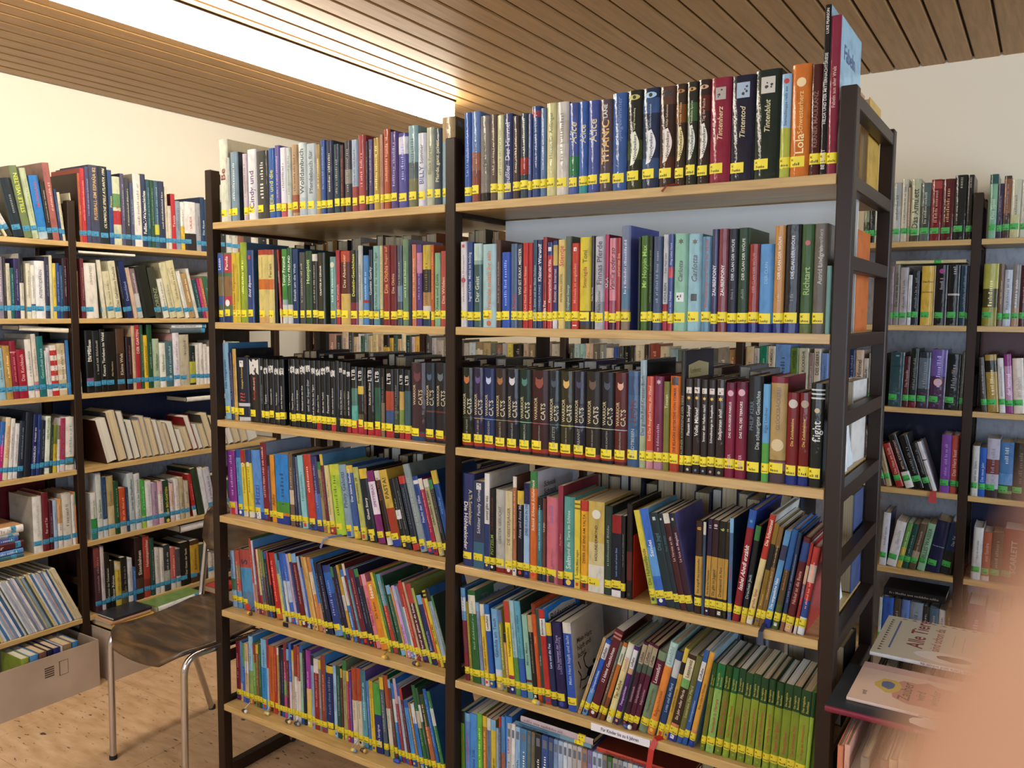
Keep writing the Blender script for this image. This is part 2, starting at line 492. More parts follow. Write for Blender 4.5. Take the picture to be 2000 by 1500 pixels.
def book_parts(root, w, h, d, col, cover, bands, texts, marks, ctexts, sticker, stick_text, foil, hard, rng, rev=False, draw=None, cream=False, patch=None):
    """cover, page block, sticker, lettering; local x across the spine, y into the shelf, z up. Spine at y=0."""
    t = min(.0024, w*.2) if hard else min(.0006, w*.1)
    bul = min(.2*w, .0055) if foil or hard else min(.08*w, .0012)
    n = 8 if w > .009 else 4
    sx = [w*(.5-.5*math.cos(PI*i/n)) for i in range(n+1)]
    def sy(x):
        q = abs(2*x/w-1)
        return bul*min(q, 1)**4                                 # flat back, rounded edges
    mb = MB()
    zs = sorted({0, h} | {a*h for a, b_, c in bands} | {b_*h for a, b_, c in bands})
    zs = [z for z in zs if 0 <= z <= h]
    vs, fs = [], []
    for z in zs:
        for x in sx: vs.append((x, sy(x), z))
    m1 = n+1
    for k in range(len(zs)-1):
        zc = (zs[k]+zs[k+1])/2/h
        c = col
        for a, b_, bc in bands:
            if a <= zc <= b_: c = bc
        mb.add(vs[k*m1:(k+2)*m1], [(i, i+1, m1+i+1, m1+i) for i in range(n)], c, 0, True)
    y0 = bul
    # boards (outer, inner, edges) and spine inner
    def quad(p, c): mb.add(p, [(0, 1, 2, 3)], c)
    cc = cover
    quad([(w, y0, 0), (w, d, 0), (w, d, h), (w, y0, h)], cc)
    quad([(0, d, 0), (0, y0, 0), (0, y0, h), (0, d, h)], cc)
    yi = y0+t
    quad([(w-t, d, 0), (w-t, yi, 0), (w-t, yi, h), (w-t, d, h)], cc)
    quad([(t, yi, 0), (t, d, 0), (t, d, h), (t, yi, h)], cc)
    quad([(w-t, yi, 0), (t, yi, 0), (t, yi, h), (w-t, yi, h)], cc)
    quad([(w, d, 0), (w-t, d, 0), (w-t, d, h), (w, d, h)], cc)
    quad([(t, d, 0), (0, d, 0), (0, d, h), (t, d, h)], cc)
    for z, flip in ((h, False), (0, True)):
        P = [[(0, y0, z), (t, yi, z), (t, d, z), (0, d, z)], [(w-t, yi, z), (w, y0, z), (w, d, z), (w-t, d, z)],
             [(x, sy(x), z) for x in sx]+[(w-t, yi, z), (t, yi, z)]]
        P[0].reverse()
        P[0] = [P[0][3], P[0][0], P[0][1], P[0][2]]
        for k, p in enumerate(P):
            ids = list(range(len(p)))
            if k == 0: ids = ids[::-1]
            if flip: ids = ids[::-1]
            mb.add(p, [tuple(ids)], cc)
    cov = mb.build('cover', 'foil_cover' if foil else 'card_cover', root)
    s3 = .003 if hard else .0008
    pg = MB()
    rec = .0025 if hard else .0006
    x0, x1, ya, yb, z0, z1 = t, w-t, yi, d-s3, rec, h-rec*1.2
    # the fore-edge is slightly hollow
    vs = [(x0, ya, z0), (x1, ya, z0), (x1, yb, z0), ((x0+x1)/2, yb-min(.003, w*.12), z0), (x0, yb, z0)]
    vs += [(a, b_, z1) for a, b_, _ in vs]
    pg.add(vs, [(4, 3, 2, 1, 0), (5, 6, 7, 8, 9), (0, 1, 6, 5), (1, 2, 7, 6), (2, 3, 8, 7), (3, 4, 9, 8), (4, 0, 5, 9)])
    pg.build('page_block', 'pages_cream' if cream or rng.random() < .55 else 'pages_white', root, colour=False)
    if rev: return
    off = .0005
    if sticker:
        sc, sa, sb = sticker
        st = MB()
        wmax = min(w, .031) if w < .024 else min(w*.86, .03)
        dz = rng.uniform(-.0025, .0025)
        sa, sb = sa+dz, sb+dz
        xs = [q for q in sx if q < wmax-.0004]+[wmax]
        k = len(xs)-1
        vs = [(x, sy(x)-off*.7, sa) for x in xs]+[(x, sy(x)-off*.7, sb) for x in xs]
        if wmax >= w-.0005:                                     # the strip runs round the edge of the spine
            vs = [(-off, sy(0)+.004, sa)]+vs[:k+1]+[(w+off, sy(w)+.004, sa), (-off, sy(0)+.004, sb)]+vs[k+1:]+[(w+off, sy(w)+.004, sb)]
            k += 2
        scol = lin(sc)
        jit = rng.uniform(.92, 1.0)
        st.add(vs, [(i, i+1, k+2+i, k+1+i) for i in range(k)], tuple(x*jit for x in scol), 0, True)
        ink = lin('1e1c10')
        hh = sb-sa
        sz = min(hh*.34, wmax*.5)
        v, f, L = text_shape('K')
        st.add([(wmax*.12+p[0]*sz, sy(min(wmax*.12+p[0]*sz, w))-off*2, sa+hh*.56+p[1]*sz*.9) for p in v], f, ink)
        if stick_text: v, f, L = text_shape(stick_text)
        else: v, f, L = greek_shape(rng, 2.2)
        sz = min(hh*.36, wmax*.8/max(L, .1))
        st.add([(wmax*.15+p[0]*sz, sy(min(wmax*.15+p[0]*sz, w))-off*2, sa+hh*.14+p[1]*sz) for p in v], f, ink)
        st.build('sticker', 'sticker', root)
    le = MB()
    def put(vf, xm, z0, z1, size, d, c, cap=.68):
        v, f, L = vf
        if not f or L <= 0: return
        if d == 'h':
            s = min(size*w, w*.86/L)
            vs = [(w*.5-L*s/2+p[0]*s, 0, z0+p[1]*s) for p in v]
        else:
            s = min(size*w/cap, (z1-z0)/L)
            sz = s if s*L > (z1-z0)*.6 else min(s*1.25, (z1-z0)/L)
            zc = z0
            if d in 'daD': vs = [(xm+(p[1]-cap/2)*s, 0, z1-p[0]*sz) for p in v]
            else: vs = [(xm-(p[1]-cap/2)*s, 0, z0+(p[0]+(p[1]*.32 if d == 'i' else 0))*sz) for p in v]
        vs = [(min(max(x, .0004), w-.0004), sy(min(max(x, 0), w))-off, z) for x, y, z in vs]
        le.add(vs, f, c)
    for kind, c, zc, sz in marks:
        r = sz*w/2*1.1
        z = zc*h
        def pt(a, ra): return (w/2+math.cos(a)*ra, z+math.sin(a)*ra)
        if kind == 'o': ps = [pt(2*PI*i/12, r) for i in range(12)]
        elif kind == 'k': ps = [(w/2+a_*r, z+b_*r) for a_, b_ in ((0, -1), (.5, -.75), (.85, -.1), (.8, .45), (.78, 1.15), (.35, .7), (-.35, .7), (-.78, 1.15), (-.8, .45), (-.85, -.1), (-.5, -.75))]   # an animal's head
        elif kind == 's': ps = [pt(2*PI*i/12, r if i % 2 else r*.5) for i in range(12)]
        elif kind == 'q': ps = [(w/2+r*a_, z+r*1.15*b_) for a_, b_ in ((-1, -1), (0, -1), (1, -1), (1, 0), (1, 1), (0, 1), (-1, 1), (-1, 0))]
        else: ps = [(w/2+math.cos(2*PI*i/12)*r*1.3, z+math.sin(2*PI*i/12)*r*.6) for i in range(12)]
        m_ = len(ps)
        vs = [(w/2, z)]+[(w/2+(x-w/2)*f_, z+(q-z)*f_) for f_ in (.6, 1) for x, q in ps]
        fs = [(0, 1+i, 1+(i+1) % m_) for i in range(m_)]+[(1+i, 1+m_+i, 1+m_+(i+1) % m_, 1+(i+1) % m_) for i in range(m_)]
        le.add([(x, sy(min(max(x, 0), w))-off*.8, q) for x, q in vs], fs, c)
        if kind == 'y':
            ps = [pt(2*PI*i/10, r*.42) for i in range(10)]
            le.add([(x, sy(x)-off*1.4, q) for x, q in ps], [tuple(range(10))], (.01, .01, .01))
        if kind == 'q' and sum(c) > .8:                         # a small dark drawing on the white picture
            for _ in range(4):
                a, b_ = w/2+rng.uniform(-.6, .6)*r, z+rng.uniform(-.7, .7)*r
                e = r*rng.uniform(.12, .3)
                ps = [(a+math.cos(2*PI*i/7)*e, b_+math.sin(2*PI*i/7)*e*rng.uniform(.6, 1.3)) for i in range(7)]
                le.add([(x, sy(min(max(x, 0), w))-off*1.3, q) for x, q in ps], [tuple(range(7))], (.03, .03, .035))
    for txt, c, a, b_, size, dr in texts:
        if txt is None:
            vf = greek_shape(rng, (b_-a)*h/max(size*w*1.2, .004))
            put(vf, w/2, a*h, b_*h, size, 'u', c)
            continue
        vf = text_shape(txt)
        if dr == 'p':                                            # lettering on a curved pale banner
            vs = []
            for i in range(11):
                u = i/10
                xc = w*(.5+.16*math.sin((u-.12)*PI*1.15)-.05)
                hw = w*.23*math.sin(PI*min(max(u, .06), .94))**.35
                zz = (a+(b_-a)*u)*h
                vs += [(xc-hw, zz-w*.05), (xc, zz), (xc+hw, zz+w*.05)]
            le.add([(x, sy(x)-off*.6, zz) for x, zz in vs], [(i*3+j, i*3+j+1, i*3+j+4, i*3+j+3) for i in range(10) for j in range(2)], c)
            put(vf, w*.56, (a+.03)*h, (b_-.03)*h, size*.72, 'i', (.01, .01, .008))
        elif dr in 'aD': put(vf, w*(.36 if dr == 'a' else .74), a*h, b_*h, size*.75, dr, c)
        elif dr in 'lr': put(vf, w*(.3 if dr == 'l' else .72), a*h, b_*h, size*.75, 'u', c)
        else: put(vf, w/2, a*h, b_*h, size, dr, c)
    if patch:
        pc_, a, b_, e, g = patch
        le.add([(w+off*.5, y0+q*d, z*h) for q, z in ((a, e), (b_, e), (b_, g), ((a+b_)/2, g+.03), (a, g))], [(0, 1, 2, 3, 4)], pc_)
    for txt, c, a, b_ in ctexts:                                # title on the front board
        words = [q.replace('~', ' ') for q in txt.split()]
        ln = len(words)
        for i, wd in enumerate(words):
            v, f, L = text_shape(wd)
            z1 = (b_-(b_-a)*i/ln)*h
            s = min((b_-a)*h/ln*1.0, d*.7/L)
            le.add([(w+off, y0+d*.14+p[0]*s, z1-s*.8+p[1]*s) for p in v], f, c)
    if draw:                                                    # a leaping inked figure with branches on the front board
        def stroke(ps, wd):
            for (ax, az), (bx_, bz) in zip(ps, ps[1:]):
                dx, dz_ = bx_-ax, bz-az
                L = math.hypot(dx, dz_) or 1
                nx, nz = -dz_/L*wd/2, dx/L*wd/2
                le.add([(w+off, y0+q[0], q[1]) for q in ((ax-nx, az-nz), (bx_-nx, bz-nz), (bx_+nx, bz+nz), (ax+nx, az+nz))], [(0, 1, 2, 3)], draw)
        cx, cz = d*.5, h*.33
        le.add([(w+off, y0+cx+math.cos(i)*d*.10*(1+.3*(i % 2)), cz+math.sin(i)*h*.055) for i in [2*PI*k/10 for k in range(10)]], [tuple(range(10))], draw)
        le.add([(w+off, y0+cx+d*.12+math.cos(i)*d*.05, cz+h*.08+math.sin(i)*h*.03) for i in [2*PI*k/8 for k in range(8)]], [tuple(range(8))], draw)
        for q in (((0, 0), (-.2, -.04), (-.33, -.02)), ((0, 0), (-.12, -.12), (-.3, -.13)), ((.03, 0), (.12, -.1), (.08, -.17)), ((.03, .02), (.2, .0), (.27, .05)), ((-.05, .03), (-.16, .1), (-.2, .2), (-.1, .24)), ((-.38, .1), (-.3, .02), (-.36, -.1)), ((-.36, .2), (-.3, .1))):
            stroke([(cx+a_*d, cz+b_*h) for a_, b_ in q], d*.022)
    if le.f: le.build('lettering', 'print', cov)

def parse_books(data):
    rows, cur = [], None
    for ln in data.strip().split('\n'):
        if ln[0] == '@':
            k, rk, i, yf, nn, rev = ln[1:].split()
            cur = dict(key=k, rack=rk, i=int(i), yf=int(yf)/1000, noun=nn, rev=int(rev), items=[])
            rows.append(cur)
        else: cur['items'].append(ln)
    return rows
lin0 = lin
def build_rows(rows):
    for row in rows:
        rng = random.Random(row['key'])
        rk, key, noun = row['rack'], row['key'], row['noun']
        z = ZB[row['i']]
        where = {'main': ('left bay' if key[0] == 'L' else 'right bay')+' of main rack',
                 'wall': ('near bay' if key[1] == 'n' else 'far bay')+' of side-wall rack',
                 'far': {'a': 'bay beside main rack', 'b': 'rightmost bay', 'm': 'middle bays'}.get(key[1], '')+' of back-wall rack'}[rk]
        for k, ln in enumerate(row['items']):
            p = ln.split()
            x, wd, h, lean = int(p[0])/1e4, int(p[1])/1e4, int(p[2])/1e3, math.radians(int(p[3])/10)
            ch = p[4]
            lin = lambda q: tuple(.87*v for v in lin0(q))
            col = lin(ch)
            cover, bands, texts, marks, ctexts, stick = col, [], [], [], [], STICK[rk]
            lc = draw = patch = None
            for q in p[5:]:
                if q == 'n': stick = None
                elif q[:2] == 'c=': cover = lin(q[2:])
                elif q[:2] == 'b=':
                    for bb in q[2:].split(';'):
                        a, c, hx = bb.split(':')
                        bands.append((float(a), float(c), lin(hx)))
                elif q[:2] == 't=':
                    a = q[2:].split('|')
                    texts.append((a[0].replace('_', ' '), lin(a[1]), float(a[2]), float(a[3]), float(a[4]), a[5]))
                    lc = lc or a[1]
                elif q[:2] == 'g=':
                    a = q[2:].split('|')+['.3', '.85']
                    texts.append((None, lin(a[0]), float(a[1]), float(a[2]), .32, 'u'))
                elif q[:2] == 'e=':
                    a = q[2:].split(':')
                    marks.append((a[0], lin(a[1]), float(a[2]), float(a[3])))
                elif q[:2] == 'Q=': patch = q[2:].split(':')
                elif q[:2] == 'D=': draw = lin(q[2:])
                elif q[:2] == 'C=':
                    a = q[2:].split('|')
                    ctexts.append((a[0].replace('_', ' '), lin(a[1]), float(a[2]), float(a[3])))
            if not texts and stick and wd > .005:
                lum = sum(col)/3
                tc = tuple(min(1, c*2.2+.18) for c in col) if lum < .25 else half(col, .28)
                texts.append((None, tc, .27+rng.random()*.12, .72+rng.random()*.2, .34, 'u'))
            foil = (key in ('L1', 'R1') or rk == 'far' or (rk == 'main' and noun == 'H' and rng.random() < .45))
            hard = noun != 'P' or rng.random() < .6
            d = min(.245 if rk != 'main' else .215, max(.115, h*rng.uniform(.66, .74)))
            if key in ('L4', 'R4', 'L5', 'R5', 'L6', 'R6'): d = min(.22, h*rng.uniform(.74, .82))
            if rk == 'wall': d = min(.22, h*.8)
            if rk == 'far': d = min(.2, h*.7)
            dl = wd/math.cos(lean)
            px_ = x if lean >= 0 else x+dl                       # the corner the book stands on
            if rk == 'main': loc, rz = (px_, row['yf'], z), 0
            elif rk == 'wall': loc, rz = (-2.12-row['yf'], px_, z), PI/2
            else: loc, rz = (px_, 1.77+row['yf'], z), 0
            adj = 'slim ' if wd < .011 else 'thick ' if wd > .038 else ''
            let = ' with %s lettering' % cname(lc) if lc else ''
            lab = '%s%s book%s, %s from left, %s shelf, %s' % (adj, cname(ch), let, nth(k+1), SHELF[row['i']], where)
            while len(lab.replace('-', ' ').split()) > 16 and let:
                let = ''
                lab = '%s%s book, %s from left, %s shelf, %s' % (adj, cname(ch), nth(k+1), SHELF[row['i']], where)
            if len(lab.replace('-', ' ').split()) > 16: lab = lab.replace(adj, '', 1) if adj else lab.replace('main ', '')
            wd = max(wd-.0007, wd*.93)
            if noun == 'P' and rk == 'main':                    # small print at the ends of the spine: a publisher's mark, a strip
                if not marks and rng.random() < .6: marks.append((rng.choice('oq'), lin(rng.choice(('e0e0dc', 'c83028', '2840a0', 'e0c040', '202020'))), .05, .42))
                if not bands and rng.random() < .55:
                    q = rng.choice(('d8d4c8', 'b83830', '2c58a8', 'd8b838', '3c8048', '7cb0d8', '20242c'))
                    bands.append((rng.uniform(.84, .9), 1, lin(q)))
                    if rng.random() < .5: bands.append((0, rng.uniform(.07, .1), lin(q)))
            root = thing(NAMES[noun], lab, 'book', loc, (0, 0, 0), '%s shelf, %s' % (SHELF[row['i']], where))
            ax = Matrix.Rotation(-lean, 4, 'Y')                 # positive: the top leans to the left
            sh = Matrix.Translation((0 if lean >= 0 else -wd, 0, 0))
            M = Matrix.Translation(loc) @ Matrix.Rotation(rz, 4, 'Z') @ ax @ sh
            if row['rev']:                                      # fore-edge to the front
                M = M @ Matrix.Translation((wd, d, 0)) @ Matrix.Rotation(PI, 4, 'Z')
            root.matrix_world = M
            if stick and rk == 'main' and row['i'] > 2: stick = ('d8c62c', .019, .0375)
            if stick and 'CATS' in ln: stick = (stick[0], .0145, .0365)
            st = None
            if key == 'R1' and 14 <= k <= 19: st = 'Brand'
            elif 'Tinten' in ln: st = 'Funke'
            elif 'CLAN' in ln: st = 'Lasky'
            elif 'CATS' in ln: st = 'Hunter'
            elif key == 'R3' and 'd8d0c8:.88' in ln: st = 'Kuhl'
            book_parts(root, wd, h, d, col, cover, bands, texts, marks, ctexts, stick, st, foil, hard, rng, bool(row['rev']), draw, False, patch and (lin(patch[0]), *map(float, patch[1:])))

